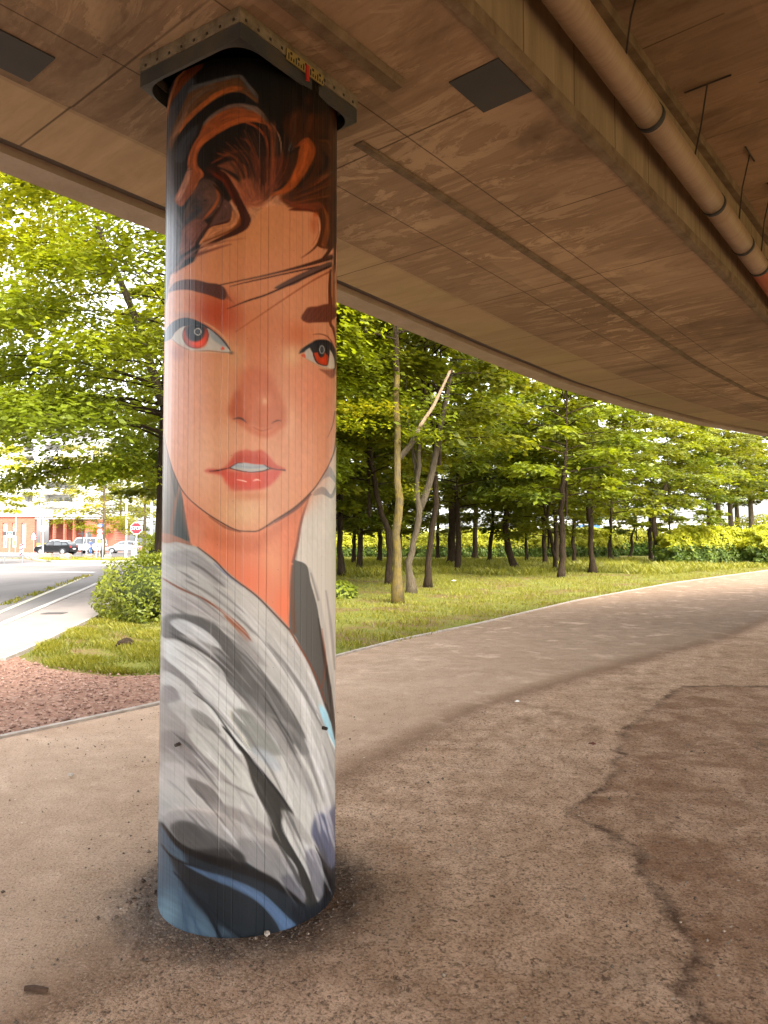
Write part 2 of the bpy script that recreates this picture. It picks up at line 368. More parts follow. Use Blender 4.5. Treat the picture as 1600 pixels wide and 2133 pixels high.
    fill('J925,1100 J935,1200 J990,1390 J1080,1480 J1260,1515 J1305,1380 J1320,1200 J1290,1060 J1100,1030', '#2a1a16', .6)
    fill('J950,1110 J970,1220 J1020,1380 J1100,1465 J1250,1495 J1285,1370 J1300,1200 J1270,1060 J1100,1040', '#bb420f', .8)
    fill('J890,1120 J920,1040 J1100,980 J1300,1010 J1330,1170 J1300,1300 J1200,1200 J1080,1210 J960,1220', '#1e2126', 1.6, .95)
    glow('J1140,1200', 8.5, 14, '#1f252c', 1, .7); glow('J1180,1400', 9, 8, '#d4480c', .9)
    ring('J1152,1155', 4.8, 8, 1.3, '#c6c6c0'); glow('J1150,1155', 4, 7, '#4c5862', .8, .4)
    fill('J692,1290 J760,1240 J788,1335', '#cd5a34', .6)
    stroke('J770,1345 J880,1400 J1000,1470 J1200,1565 J1350,1600', [1.5,2,2.5,2.5,2], '#b8a07f', 1, .9)
    fill('J1100,1590 J1300,1610 J1440,1590 J1450,1720 J1360,1790 J1230,1690', '#8a5240', 2.4, .8)
    stroke('J640,1230 J760,1080 J900,1000 J1000,950', [1,2.5,2.5,1], '#cfa07a', 1.2, .6)
    # --- hair
    paint_hair(); paint_clothes(); brush_finish()
def blur(a, r):
    for ax in (0,1):
        for _ in range(2):
            p = np.pad(a, [(r+1,r) if i==ax else (0,0) for i in range(a.ndim)], mode='edge'); c = np.cumsum(p, axis=ax)
            n = a.shape[ax]; hi = np.take(c, np.arange(2*r+1, 2*r+1+n), axis=ax); lo = np.take(c, np.arange(0, n), axis=ax); a = (hi-lo)/(2*r+1)
    return a.astype(np.float32)
def drag(mask, ang, L, amt, streak):
    """pull the wet paint along the run of the brush and leave bristle streaks"""
    global PAINT
    H, W = ang.shape; Y, X = np.meshgrid(np.arange(H), np.arange(W), indexing='ij'); c, s = np.cos(ang), np.sin(ang)
    rn = np.random.default_rng(4); noise = blur(rn.normal(0,1,(H,W)).astype(np.float32),1); noise /= noise.std(); acc = np.zeros_like(PAINT); nz = np.zeros((H,W),np.float32); wt = 0
    for k in range(-2*L, 2*L+1):
        xi = np.clip(np.rint(X+c*k).astype(int),0,W-1); yi = np.clip(np.rint(Y+s*k).astype(int),0,H-1); nz += noise[yi,xi]
        if abs(k) <= L: w = 1-abs(k)/(L+1); acc += PAINT[yi,xi]*w; wt += w
    nz /= nz.std(); m = (mask*amt)[...,None]
    PAINT[:] = PAINT*(1-m)+(acc/wt)*m; PAINT[:] = np.clip(PAINT*(1+streak*nz[...,None]*mask[...,None]),0,1)
def poly_mask(s, soft):
    global PAINT
    keep = PAINT.copy(); PAINT[:] = 0; fill(s, '#ffffff', soft, 1, False); m = PAINT[...,0].copy(); PAINT[:] = keep; return m
def brush_finish():
    Y, X = np.meshgrid(np.arange(MH)+MY0, np.arange(MW)+MX0, indexing='ij')
    cloth = poly_mask('C40,520 C200,500 C340,545 C480,655 C600,775 C800,925 C950,1075 C1065,1205 C1190,1410 C1290,1610 C1370,1840 C1430,2050 D1400,500 D1400,1960 D-20,1960', 3)
    a = np.radians(26+34*np.clip((X-340)/360,0,1)+16*np.clip((Y-1150)/500,-.2,1)-14*np.clip((Y-1700)/200,0,1))
    PAINT[:] = PAINT*(1-cloth[...,None])+np.clip((PAINT-.5)*1.28+.53,0,1)*cloth[...,None]
    fl = random.Random(12)
    keepc = PAINT.copy()
    for k in range(170):
        x, y = fl.uniform(335,705), fl.uniform(1150,1800); L = fl.uniform(50,170); pts = []
        if cloth[int(min(MH-1,y-MY0)), int(min(MW-1,x-MX0))] < .5 or (y > 1690+(x-335)*.45): continue
        base = PAINT[int(y-MY0), int(x-MX0)].mean()
        for i in range(6):
            pts.append('P%.1f,%.1f' % (x,y)); yy, xx = int(np.clip(y-MY0,0,MH-1)), int(np.clip(x-MX0,0,MW-1)); q = a[yy,xx]+fl.uniform(-.05,.05); x += math.cos(q)*L/5; y += math.sin(q)*L/5
        lite = fl.random() < .55; v = np.clip(base+(fl.uniform(.08,.22) if lite else -fl.uniform(.08,.24)),.2,.86); h = int(v*255)
        stroke(' '.join(pts), [.6, fl.uniform(2,6), fl.uniform(3,9), fl.uniform(2,7), fl.uniform(1,4), .5], '#%02x%02x%02x' % (h,int(h*.985),min(255,int(h*.975))), fl.uniform(.8,2.2), fl.uniform(.35,.7))
    hem = np.clip((Y-1640-(X-335)*.42)/60,0,1)[...,None]*cloth[...,None]; gm = PAINT.mean(-1,keepdims=True); PAINT[:] = (PAINT*(1-.5*hem)+gm*.5*hem)*(1-.08*hem)
    PAINT[:] = keepc*(1-cloth[...,None])+PAINT*cloth[...,None]
    PAINT[:] = PAINT*(1-cloth[...,None])+np.clip(PAINT*np.array([.975,.99,1.012],np.float32),0,1)*cloth[...,None]
    drag(cloth, a, 10, .75, .022)
    g = blur(PAINT.mean(-1), 1); gy, gx = np.gradient(g); J11, J22, J12 = blur(gx*gx,5), blur(gy*gy,5), blur(gx*gy,5)
    th_ = .5*np.arctan2(2*J12, J11-J22)+np.pi/2
    hair = poly_mask('P300,60 P730,60 P730,600 P690,590 P668,520 P655,435 P600,425 P545,432 P515,470 P440,520 P360,570 P345,640 P300,640', 3)
    drag(hair, th_, 5, .6, .06); gm = PAINT.mean(-1,keepdims=True); PAINT[:] = PAINT*(1-.14*hair[...,None])+gm*.14*hair[...,None]
    face = poly_mask('P300,60 P730,60 P730,1160 P300,1160', 3)*(1-hair); drag(face*.8, np.full_like(th_, 1.35), 2, .1, .012)
def paint_hair():
    fill('P300,60 P730,60 P730,420 P690,430 P640,410 P600,390 P560,400 P520,425 P490,400 P460,440 P420,500 P400,545 P352,572 P345,620 P300,640', '#1c1817', 2, 1, False)
    # left grey-blue hair and its strands
    fill('E40,380 E260,380 E560,430 E520,640 E360,900 E280,1150 E230,1450 E230,1800 G220,1000 G260,1300 G300,1500 G200,1800 G220,2133 E40,3300', '#40424a', 4)
    fill('P330,340 P352,340 P362,420 P380,480 P372,540 P350,575 P345,625 P325,625', '#5b565b', 4, .9)
    fill('E690,180 E400,295 E285,375 E200,600 E130,800 E92,1060 E112,1100 E165,900 E255,720 E400,530 E520,400 E690,250', '#7a3c1c', 1.5)
    stroke('E400,305 E290,430 E200,660 E140,860 E100,1060', [5,6,5,4,2], '#b87446', 1)
    # upper swept band
    fill('E1335,368 E1200,372 E900,440 E550,560 E420,760 E250,1150 E165,1400 E140,1580 E225,1530 E400,1225 E600,1015 E850,812 E1100,675 E1240,648 E1400,690 E1600,830 E1600,670 E1450,510', '#6e482c', 1.6)
    stroke('E1335,385 E1200,392 E900,460 E600,560 E470,640', [4,7,8,10,6], '#54585d', 3, .9)
    stroke('E1340,390 E1450,540 E1600,720', [6,9,6], '#5a5c60', 2.6, .9)
    stroke('E1330,590 E1200,590 E1000,660 E800,780 E600,950 E430,1130 E330,1290', [6,11,9,9,9,9,5], '#b4602a', 2.6, .95)
    stroke('E900,560 E700,640 E520,800 E380,1000', [6,10,8,4], '#6d5a4c', 3, .7)
    stroke('E430,1000 E330,1180 E210,1400', [8,10,5], '#9b7158', 3, .7)
    # dark gap
    fill('E1240,650 E1400,690 E1600,830 F30,720 F200,900 F160,910 E1600,890 E1400,850 E1200,850 E1000,900 E800,1020 E620,1160 E450,1310 E330,1500 E230,1800 E215,1540 E400,1225 E600,1015 E850,812 E1100,675', '#15161a', 1)
    fill('E450,1310 E330,1450 E230,1750 E380,1800 E480,1560 E600,1330 E620,1180', '#3c3f48', 3, .9)
    # second swept band with its hanging tip
    B2 = 'E1200,845 E1400,848 E1580,890 F150,890 F250,960 F330,1060 F400,1190 F400,1300 F330,1190 F200,1150 E1580,1140 E1400,1150 E1200,1205 E1000,1310 E800,1440 E700,1530 E640,1620 E612,1720 E622,1850 E690,1930 E725,2000 G700,1045 G620,1190 G540,1282 G450,1392 G370,1500 G300,1480 G240,1400 G290,1260 G390,1090 G455,900 G452,780 G482,640 G545,480 G640,330 E720,1170 E850,1040 E1000,930'
    fill(B2, '#9a5128', 1.2)
    stroke('E1580,905 E1400,870 E1200,870 E1000,945 E830,1060 E720,1170', [8,9,8,7,7,5], '#73625e', 2.6, .9)
    stroke('F0,900 F150,930 F260,1010 F350,1120', [8,11,10,6], '#7c6a62', 2.6, .9)
    stroke('E1580,1090 E1400,1090 E1200,1140 E1000,1240 E800,1370 E650,1500 E575,1650 E570,1850 E620,1950', [5,8,8,9,9,8,5,5,5], '#c0622c', 2, .95)
    stroke('G480,900 G440,1050 G380,1200 G300,1380', [8,12,13,8], '#b98068', 2.6, .9)
    stroke('G660,900 G690,970 G650,1080 G560,1220', [4,6,6,3], '#c66a34', 1.6, .9)
    stroke('F400,1150 F480,1260 F550,1410 F575,1600 F568,1810 F520,2010 F440,2140', [4,3,2.4,2.2,2,1.6,1], '#9a735c', .8)
    # inner dark curls, warm strands falling to the forehead
    stroke('G850,790 G1000,700 G1150,620 G1300,590 H0,600', [3,6,6,5,2], '#7a3a22', 1.8)
    stroke('H0,120 H150,180 H280,310 H345,460 H362,690', [4,5,5.5,5,2], '#8f421d', 1.2)
    stroke('G1320,380 G1420,420 G1520,540 H70,640 H160,760 H190,960', [2,4,4,4,3,1], '#6a3c24', 1.4)
    stroke('H0,400 H80,480 H150,640 H190,900 H230,1150', [3,4,4,5,5], '#5a2f1e', 1.6)
    fill('G940,830 G1100,760 G1300,760 G1500,900 H0,860 H120,1000 H260,1430 H200,1330 H60,1180 G1500,1150 G1380,1230 G1300,1020 G1100,900', '#8d4f34', 3, .95)
    fill('G1000,900 G1130,960 G1300,1100 G1400,1290 G1500,1420 H40,1500 H-10,1700 G1500,1700 G1380,1450 G1200,1150', '#bd6e48', 4, .95)
    stroke('G1270,760 G1330,880 G1380,1010 G1390,1200', [2,5,5,1], '#35211a', 1.4)
    stroke('G1150,760 G1250,900 G1330,1080 G1380,1230', [4,7,7,1.5], '#5a3826', 2, .8)
    stroke('G1400,700 G1520,880 H30,1000 H110,1180 H200,1340', [4,6,6,5,2], '#6b3420', 1.8)
    fill('H-10,620 H100,760 H190,900 H170,1050 H60,860', '#221a1c', 3, .95)
    fill('H150,700 H480,690 H600,640 H760,900 H640,1120 H440,1290 H270,1440 H230,1360 H160,1000', '#6b3018', 6, .9)
    stroke('H270,1400 H240,1200 H230,1000', [2,8,10], '#45231a', 2.4, .8); stroke('H300,1350 H330,1150 H360,900', [2,6,8], '#8a4426', 2.4, .8)
    fill('P497,378 P520,372 P540,392 P548,424 P522,432 P500,418', '#a65c3c', 6, .9)
    # fine strands fanning up from the hairline
    fan = random.Random(8); pal = ['#2a1814','#4a2416','#6b331a','#8a4424','#a85a30','#35201a']
    for k in range(70):
        u = k/69; x0 = 498+70*u+fan.uniform(-4,4); y0 = 372+48*min(1,u*1.7)-fan.uniform(0,26)-14*max(0,u-.7)
        x2 = 448+120*u**1.1+fan.uniform(-8,8); y2 = 322-82*u+fan.uniform(-14,14)
        x1 = (x0+x2)/2+(10-6*u)+fan.uniform(-4,4); y1 = (y0+y2)/2-10
        stroke('P%.1f,%.1f P%.1f,%.1f P%.1f,%.1f' % (x0,y0,x1,y1,x2,y2), [.5,fan.uniform(1.5,4.5),fan.uniform(1,3)], fan.choice(pal), 1.4, .5)
    for k in range(46):
        u = k/45; x0 = 545+70*u; y0 = 420-8*u-fan.uniform(0,16); x2 = 592+98*u**.8; y2 = 255+125*u+fan.uniform(-16,16)
        stroke('P%.1f,%.1f P%.1f,%.1f P%.1f,%.1f' % (x0,y0,(x0+x2)/2+14,(y0+y2)/2+18,x2,y2), [.5,fan.uniform(1.5,5),fan.uniform(1,4)], fan.choice(pal), 1.6, .45)
    stroke('F845,890 F835,1010 F800,1150 F788,1300 F745,1470 F690,1630', [2,6,4.5,4,3.5,1], '#66707a', 1, .95)
    stroke('F890,1260 F880,1330 F835,1440 F740,1610', [1,4,3,1], '#5a6168', .9, .9)
    glow('H420,1150', 18, 24, '#a3533a', .5)
    for k in range(24):
        x = 505+k*2.8+fan.uniform(-2,2); y = 398+fan.uniform(-14,10)+(k-10)*.9
        stroke('P%.1f,%.1f P%.1f,%.1f' % (x,y+fan.uniform(10,24),x-4+k*.35,y-16), [.4,2.4], fan.choice(['#7a3c24','#8f4e30','#a3603e']), 1, .6)
    # right-hand hair
    fill('H640,0 H1460,-200 H1480,1500 H1100,1560 H800,1530 H560,1380 H700,1180 H760,900 H820,600 H700,400', '#4b2610', 6, .9)
    for sx, c in ((640,'#3a1d10'),(720,'#5a2e14'),(930,'#3a1d0e'),(1020,'#6a3414'),(1180,'#402010'),(1300,'#2a1810')):
        stroke('F%d,640 F%d,1000 F%d,1300' % (sx+120, sx+60, sx), [3,9,5], c, 3, .8)
    fill('F200,100 F1100,300 F1400,900 F1100,1000 F900,900 F700,1000 F400,1150 F250,800', '#17140f', 12, .9)
    glow('F1020,780', 14, 22, '#4a2410', .9)
    fill('H1000,370 H880,450 H850,700 H780,900 H700,1060 H560,1230 H400,1310 H560,1310 H760,1215 H900,1060 H1060,800 H1140,600 H1110,470', '#a5511d', 3)
    stroke('H1000,500 H930,750 H820,980 H680,1170 H520,1280', [8,12,12,9,3], '#b85a20', 3, .8)
    stroke('H1030,380 H900,450 H810,520', [3,5,2], '#9a4a22', 1.4)
    fill('H830,640 H780,900 H660,1080 H560,1180 H640,1000 H680,800 H700,660', '#4a2814', 3, .9)
    stroke('H650,1110 H560,1195 H450,1258', [4,5,1.5], '#2f1f10', 1.2)
    stroke('H870,530 H780,590 H690,620', [5,5,2], '#1c1412', 1.4)
    stroke('H1120,800 H1040,960 H950,1070 H870,1150 H780,1215', [2,4,3.5,3,1], '#1d120c', 1)
    stroke('H1270,620 H1325,740 H1270,890 H1150,1000', [5,10,9,2], '#201614', 2)
    stroke('H1290,1115 H1160,1180 H1040,1240 H900,1257', [2,8,6,1.5], '#221a1c', 1.2)
    glow('H1290,360', 20, 10, '#1c1214', .9)
    stroke('H1410,930 H1310,985 H1220,1040', [4,4,1.5], '#5c5a5c', 1.4)
    stroke('H1200,420 H1330,430 H1400,560', [3,4,2], '#7a4416', 1.4)
    for k in range(9):
        stroke('H%d,%d H%d,%d H%d,%d' % (1380, 900+k*60, 1150-k*15, 1090+k*42, 860-k*22, 1240+k*34), [5,3.5,1], ['#6e3312','#8a4418','#4c2410'][k%3], 1.6, .75)
    fill('H700,1560 H900,1500 H1150,1560 H1250,1480 H1480,1450 H1480,2133 H1180,2160 H1230,1950 H1222,1780 H1190,1660 H1080,1590 H880,1570', '#5e2c0e', 2)
    stroke('H560,1370 H760,1450 H1000,1500 H1200,1480', [4,12,16,14], '#8a4020', 4, .8)
    stroke('H790,1570 H980,1550 H1150,1590', [1,3,3], '#6a2a0c', 1.2)
    glow('H1150,1630', 10, 9, '#c4602c', .9); glow('H1120,1800', 16, 30, '#b8623a', .6)
    stroke('H1270,1500 H1330,1700 H1320,1900 H1260,2133', [2,6,8,8], '#9a5220', 1.8, .9)
    stroke('H1370,1350 H1430,1550 H1440,1800 H1430,2133', [2,4,3,3], '#75665e', 1.2, .9)
    stroke('H1400,1600 H1380,1900 H1350,2133', [4,6,5], '#3c1c0c', 1.6)
    stroke('A1330,1250 A1342,1340 A1320,1450 A1270,1525 A1180,1590', [6,7,6,3.5,.6], '#5a2a10', 1)
    stroke('A1300,1290 A1310,1400 A1260,1500', [1,2.5,.8], '#b06a42', 1, .8)
    stroke('A1400,1130 A1425,1300 A1415,1480 A1350,1590 A1270,1625', [7,9,9,6,1.5], '#4a2412', 1.4)
    stroke('A1432,1100 A1436,1500 A1430,1700', 4, '#2a1a16', 1.2)
    stroke('A1380,1250 A1388,1400 A1350,1530', [2,4,2], '#8a4a26', 1.2, .9)
    # loose wisps across the brow
    stroke('A1405,1585 A1250,1635 A1000,1700 A750,1755 A555,1797', [11,7,3.5,2.4,2], '#4c2a20', .8)
    stroke('A1000,1705 A860,1735 A720,1765', [2,3,1], '#7d6258', .9, .8)
    stroke('A1310,1655 A1000,1722 A800,1766 A640,1806', [4,2.6,2.4,1], '#3c1a10', .6)
    fill('A1400,1620 A1250,1675 A1080,1755 A975,1822 A1130,1790 A1280,1700 A1400,1660', '#6a5048', 1)
    stroke('A1405,1650 A1200,1742 A930,1862 A780,1912 A620,1976', [5,4.5,3.4,3.4,1], '#38160e', .7)
    stroke('A1410,1685 A1250,1772 A1050,1902 A860,2030 B640,500', [4,3,2.4,2,1], '#97491d', .8, .9)
    stroke('A1402,1680 A1398,1800 A1400,1935', [4,7,7], '#5a2610', 1)
    stroke('J1340,0 J1360,300 J1340,560 J1400,680 J1450,900 J1465,1100', [7,5,6,5,3,2], '#6a3018', 1)
    stroke('A1425,1650 A1428,1950', 5, '#8a5636', 1.2)
    # dark loop lock and ear-like curl on the left
    stroke('G900,1060 G700,1080 G640,1200', [8,12,6], '#3a2a26', 3)
    fill('G560,1240 G700,1060 G880,1090 G1000,1250 G1040,1390 G990,1500 G870,1650 G720,1730 G540,1800 G380,1880 G400,1600 G480,1400', '#5e443c', 2)
    glow('G830,1330', 24, 24, '#7a5444', .9); glow('G600,1420', 26, 18, '#463c3e', .8); glow('G750,1400', 7, 4, '#2c2422', .9)
    stroke('G560,1520 G660,1550 G560,1640 G420,1780', [6,9,12,9], '#3d4048', 3.2, .9)
    stroke('G930,1230 G965,1340 G910,1480 G800,1620 G700,1725', [3,5,6,6,3], '#a85a2e', 1.6)
    fill('G380,1860 G540,1730 G700,1720 G800,1830 G720,1960 G600,2090 G560,2160 G330,2300 G360,2000', '#8a5444', 3, .95)
    stroke('G880,1140 G1010,1270 G1042,1390 G990,1510 G900,1650 G810,1820 G710,1940 G600,2090', [3,6,6,5,6,8,7,3], '#46220f', 1.4)
    fill('G1090,1390 G1180,1480 G1203,1600 G1150,1735 G1000,1790 G825,1835 G880,1700 G1000,1510 G1050,1390', '#694740', 1.6)
    stroke('G1200,1600 G1150,1735 G1000,1790 G820,1835', [3,5,5,2], '#5a2412', 1.4)
    fill('G1205,1560 G1310,1690 G1240,1790 G1000,1960 G860,1990 G700,2110 G640,2120 G720,1990 G830,1845 G1000,1800 G1150,1750', '#c57f50', 1.2)
    fill('G860,940 G1050,930 G1190,1110 G1340,1380 G1488,1670 G1492,1750 G1440,1860 G1300,1950 G1050,2045 G850,2125 G640,2200 G820,2090 G1000,2000 G1200,1890 G1312,1760 G1312,1650 G1260,1500 G1180,1350 G1120,1200 G1020,1080 G880,1010', '#4c1b08', 1)
    stroke('G1320,1700 G1290,1800 G1150,1900 G950,1990 G720,2080', [5,8,5,4,4], '#8a4410', 1.8, .9)
    stroke('G900,980 G1060,1100 G1160,1300 G1240,1480', [5,8,6,2], '#7a2c14', 2, .8)
    glow('G850,900', 20, 14, '#5a2618', .8)
    for gx in (1080,1210,965): glow('G%d,1492' % gx, 2.2, 2, '#e0a080', .9)
    stroke('A440,1500 A600,1465 A760,1440', [6,4,1], '#b06e4c', 2.4, .8)
    stroke('A300,1590 A420,1555 A560,1510 A650,1485', [7,7,4,1], '#7d4434', 2.4, .8)
    stroke('A225,1690 A300,1590 A400,1520', [10,9,3], '#8a6058', 3, .8)
    stroke('G330,930 G440,910 G535,880', [1.4,1.4,.8], '#15131a', .5)

def paint_clothes():
    fill('C40,470 C90,480 C200,484 C340,532 C480,640 C600,762 C800,912 C950,1062 C1072,1190 C1200,1402 C1300,1600 C1380,1830 C1440,2050 D1400,500 D1400,1960 D-20,1960 C40,2133', '#a5a29d', 1, 1, False)
    fill('C40,420 C120,430 C230,470 C300,520 C180,492 C100,500 C40,480', '#9a6a50', 1.2)
    # right hood panel
    fill('C1130,640 C1210,682 C1240,820 C1290,1000 C1330,1250 C1370,1500 C1410,1800 C1445,2010 C1390,1920 C1250,1520 C1130,1260 C1070,1170 C1078,900 C1100,655', '#5d5b58', 1.2)
    stroke('C1095,680 C1090,900 C1110,1200', [5,10,9], '#6d4a38', 2.6, .85)
    stroke('C1300,1100 C1340,1350 C1390,1650 C1430,1980', [2,6,9,5], '#38302c', 1.8, .9)
    stroke('C1330,1180 C1360,1450 C1330,1650', [2,3,2], '#8a4a30', 1.4, .8)
    stroke('C1230,700 C1290,900 C1350,1200 C1420,1650 C1448,1950', [3,9,8,6,4], '#b9b5b0', 2, .9)
    stroke('C1240,740 C1300,950', [3,5], '#8d8b88', 1.6, .8)
    stroke('C1360,880 C1400,1150 C1432,1500', [3,6,4], '#98938f', 1.6, .7)
    glow('C1330,350', 26, 80, '#d9d3cb', .6)
    # collar folds
    stroke('C340,532 C480,640 C600,762 C800,912 C950,1062 C1072,1190', [2,3,3,3.6,3.6,4], '#573a2e', .9)
    stroke('C1072,1190 C1200,1402 C1300,1600 C1380,1830', [3.5,4,3.4,2], '#7a4a34', 1)
    stroke('C470,660 C560,740 C700,850', [2,3,1], '#6a7796', 1.2, .7)
    fill('C80,600 C200,560 C330,570 C460,680 C600,830 C500,830 C300,700 C150,680', '#8d8a88', 4, .8)
    stroke('C300,655 C420,730 C560,850', [4,6,2], '#6d6a68', 2, .9)
    stroke('C250,800 C400,880 C560,1000 C760,1180 C900,1340', [4,5,5,5,3], '#76736f', 2, .8)
    fill('C620,800 C800,940 C950,1090 C1060,1230 C980,1250 C820,1120 C660,990 C560,860', '#aaa6a0', 4, .8)
    stroke('C70,782 C200,858 C400,950 C560,1060 C700,1190 C760,1270', [3,4,4,5,9,4], '#7d4f3a', 1.2, .95)
    stroke('C560,1080 C680,1190 C740,1280', [4,12,5], '#8f5b42', 3, .8)
    fill('C60,860 C200,900 C420,1000 C560,1110 C500,1120 C300,1040 C130,1040 C60,1060', '#9c9794', 3, .9)
    fill('C60,1110 C130,1062 C300,1072 C450,1120 C560,1220 C700,1330 C880,1540 C1040,1750 C1160,1950 C1235,2160 C1100,2160 C960,1985 C800,1865 C650,1705 C582,1600 C545,1500 C400,1372 C200,1262 C60,1240', '#686664', 1.6)
    fill('C620,1220 C760,1300 C900,1480 C760,1400', '#8a8682', 4, .8)
    glow('C640,1490', 50, 30, '#5a5856', .7); glow('C780,1640', 40, 40, '#585654', .6)
    stroke('C400,1100 C560,1180 C720,1330 C860,1500', [4,6,5,2], '#8d8a87', 2.4, .7)
    fill('C125,1135 C200,1100 C330,1150 C450,1230 C530,1335 C400,1292 C250,1232', '#b1b1af', 1.6)
    fill('C200,1230 C420,1290 C540,1400 C400,1340', '#94928f', 2.4, .8)
    stroke('C80,1245 C200,1264 C400,1374 C545,1500 C585,1600', [3,4,4.5,5,3], '#504e4d', 1.4, .9)
    LG = 'C85,1275 C200,1285 C400,1395 C540,1515 C578,1605 C660,1725 C800,1860 C940,2010 C860,1960 C760,1885 C640,1812 C608,1840 C620,1910 C700,2030 C770,2160 C640,2160 C560,2010 C480,1900 C330,1712 C200,1600 C90,1530 C80,1380'
    fill(LG, '#bbbab6', 1.4)
    glow('C330,1500', 60, 40, '#c2c1bd', .7)
    fill('C60,1400 C110,1440 C220,1530 C330,1640 C400,1760 C300,1690 C160,1570 C60,1520', '#7d7a78', 2.2, .9)
    fill('C60,1530 C180,1560 C330,1700 C480,1900 C560,2040 C420,1960 C300,1820 C200,1760 C60,1780', '#b2b0ac', 2, .9)
    fill('C60,1640 C150,1640 C205,1720 C180,1755 C60,1770', '#8b8785', 1.6)
    fill('C295,1820 C350,1826 C450,1895 C530,2010 C400,1965 C310,1885', '#898783', 1.4)
    fill('C612,1835 C700,1818 C800,1878 C900,1960 C1010,2060 C1080,2170 C800,2170 C690,2040 C625,1930', '#83837e', 1.2)
    stroke('C640,1812 C608,1840 C625,1930 C700,2040 C760,2133', [2,3,3,3,2], '#c0bba8', 1, .9)
    stroke('C310,1690 C450,1800 C560,1950 C680,2133', [2,3,4,7], '#5a5957', 1, .95)
    # light bands along the hood edge
    stroke('C780,1230 C950,1400 C1110,1620 C1200,1850 C1250,2133', [8,14,16,14,12], '#b3b0ab', 2.4)
    stroke('C900,1300 C1040,1470 C1160,1640 C1260,1810 C1330,1950', [4,8,10,9,5], '#7a7875', 1.8, .9)
    stroke('C1080,1240 C1200,1460 C1300,1700 C1370,1900', [5,8,8,5], '#b8b3ae', 2, .9)
    fill('C1305,1805 C1360,1822 C1430,2012 C1450,2150 C1400,2060', '#9ab8c0', 1)
    stroke('C1290,1860 C1360,1980 C1420,2100 D1370,400', [2,3,3,3], '#d3d2cc', 1, .8)
    stroke('C1360,1780 C1410,1900 C1440,2050', [4,6,6], '#3c3230', 1.2, .8)
    # --- lower folds
    fill('D40,60 D130,100 D300,300 D520,520 D700,760 D620,780 D420,690 D250,600 D40,560', '#938e8a', 3, .9)
    fill('D40,290 D130,260 D260,300 D420,430 D560,540 D400,560 D240,500 D120,430 D40,420', '#85807d', 3, .9)
    fill('D255,285 D370,300 D560,440 D690,555 D755,725 D735,752 D600,665 D450,520 D330,400', '#aaa8a1', 2)
    fill('D50,520 D150,500 D300,560 D440,690 D300,640 D180,640 D60,700', '#a7a29e', 4, .9)
    fill('D245,620 D330,640 D450,710 D520,830 D400,800 D300,720', '#76716e', 1.6, .95)
    fill('D420,640 D560,660 D740,770 D820,860 D880,990 D800,960 D640,800 D520,720', '#a3a09a', 2.4, .95)
    stroke('D530,640 D640,700 D750,760', [2,4,3], '#716e6a', 1.4, .9)
    fill('D380,790 D560,830 D720,900 D870,1010 D920,1090 D760,1020 D600,930 D440,850', '#847f7b', 3, .8)
    # long light folds on the right
    fill('D640,0 D820,120 D960,240 D1060,400 D1180,620 D1240,800 D1180,780 D1050,560 D900,330 D740,160', '#8e8b87', 3, .8)
    fill('D780,420 D900,480 D1020,640 D1120,820 D1200,1020 D1180,1110 D1100,960 D960,740 D840,560', '#a5a29c', 2.4, .9)
    fill('D720,400 D860,420 D960,540 D900,560', '#979a9d', 5, .8)
    stroke('D860,130 D1010,220 D1110,340 D1200,560 D1280,800', [4,9,10,8,4], '#7e7c79', 2.6, .8)
    stroke('D960,300 D1080,480 D1180,700 D1240,880', [2,4,5,3], '#807d7a', 1.8, .8)
    stroke('D1060,370 D1170,560 D1260,780', [4,7,4], '#b3b0aa', 2, .8)
    stroke('D1150,330 D1250,560 D1320,800 D1350,1050', [8,10,8,3], '#b0adaa', 2.4, .8)
    stroke('D1280,560 D1340,760 D1370,1000', [4,6,4], '#94928f', 2, .8)
    stroke('D1270,380 D1340,600 D1380,800', [6,8,4], '#b5b2ae', 2, .8)
    # the long dark crease
    fill('D515,225 D660,390 D800,560 D950,740 D1060,895 D995,870 D965,1000 D1060,1170 D1150,1330 D1205,1470 D1230,1580 D1120,1570 D1085,1310 D960,1155 D900,1080 D880,960 D800,790 D738,640 D690,480 D600,330', '#45433f', 1.4)
    stroke('D520,235 D660,395 D800,560 D950,745 D1040,880', [3,6,6,5,2], '#2b2a2b', 1.2)
    glow('D900,930', 18, 34, '#504e4b', .7)
    fill('D960,870 D1060,900 D1140,1000 D1190,1105 D1160,1120 D1050,1040', '#908d88', 2, .9)
    # purple-grey end of the right fold
    fill('D1190,1040 D1230,900 D1310,890 D1400,840 D1400,1320 D1330,1310 D1250,1160', '#5c5e6d', 4, .95)
    fill('D1215,1130 D1270,1220 D1340,1310 D1400,1300 D1400,1560 D1280,1620 D1180,1600 D1260,1540 D1285,1400 D1270,1270', '#2d2c31', 1.6)
    fill('D1145,1190 D1210,1165 D1268,1280 D1285,1450 D1268,1535 D1215,1500 D1180,1370', '#79767b', 1.2)
    stroke('D1230,900 D1250,1000 D1255,1040', [8,6,1], '#a5a2a6', 1.4, .8); stroke('D1300,850 D1340,960 D1360,1060', [8,6,1], '#a3a0a4', 1.4, .8)
    # bottom sweep
    fill('D55,925 D120,852 D300,838 D500,878 D640,960 D800,1040 D930,1110 D1020,1230 D1080,1330 D1145,1500 D1135,1562 D1080,1552 D960,1440 D800,1330 D680,1245 D640,1170 D500,1085 D330,985 D200,935 D110,990', '#9c9691', 1.6)
    fill('D640,1080 D860,1120 D1000,1260 D1080,1440 D960,1420 D800,1320 D690,1230', '#7f7a77', 6, .8)
    fill('D960,1380 D1060,1360 D1140,1500 D1130,1560 D1060,1530', '#62606a', 4, .8)
    stroke('D70,900 D130,860 D300,850 D480,885', [3,6,6,3], '#b5aca5', 2, .9)
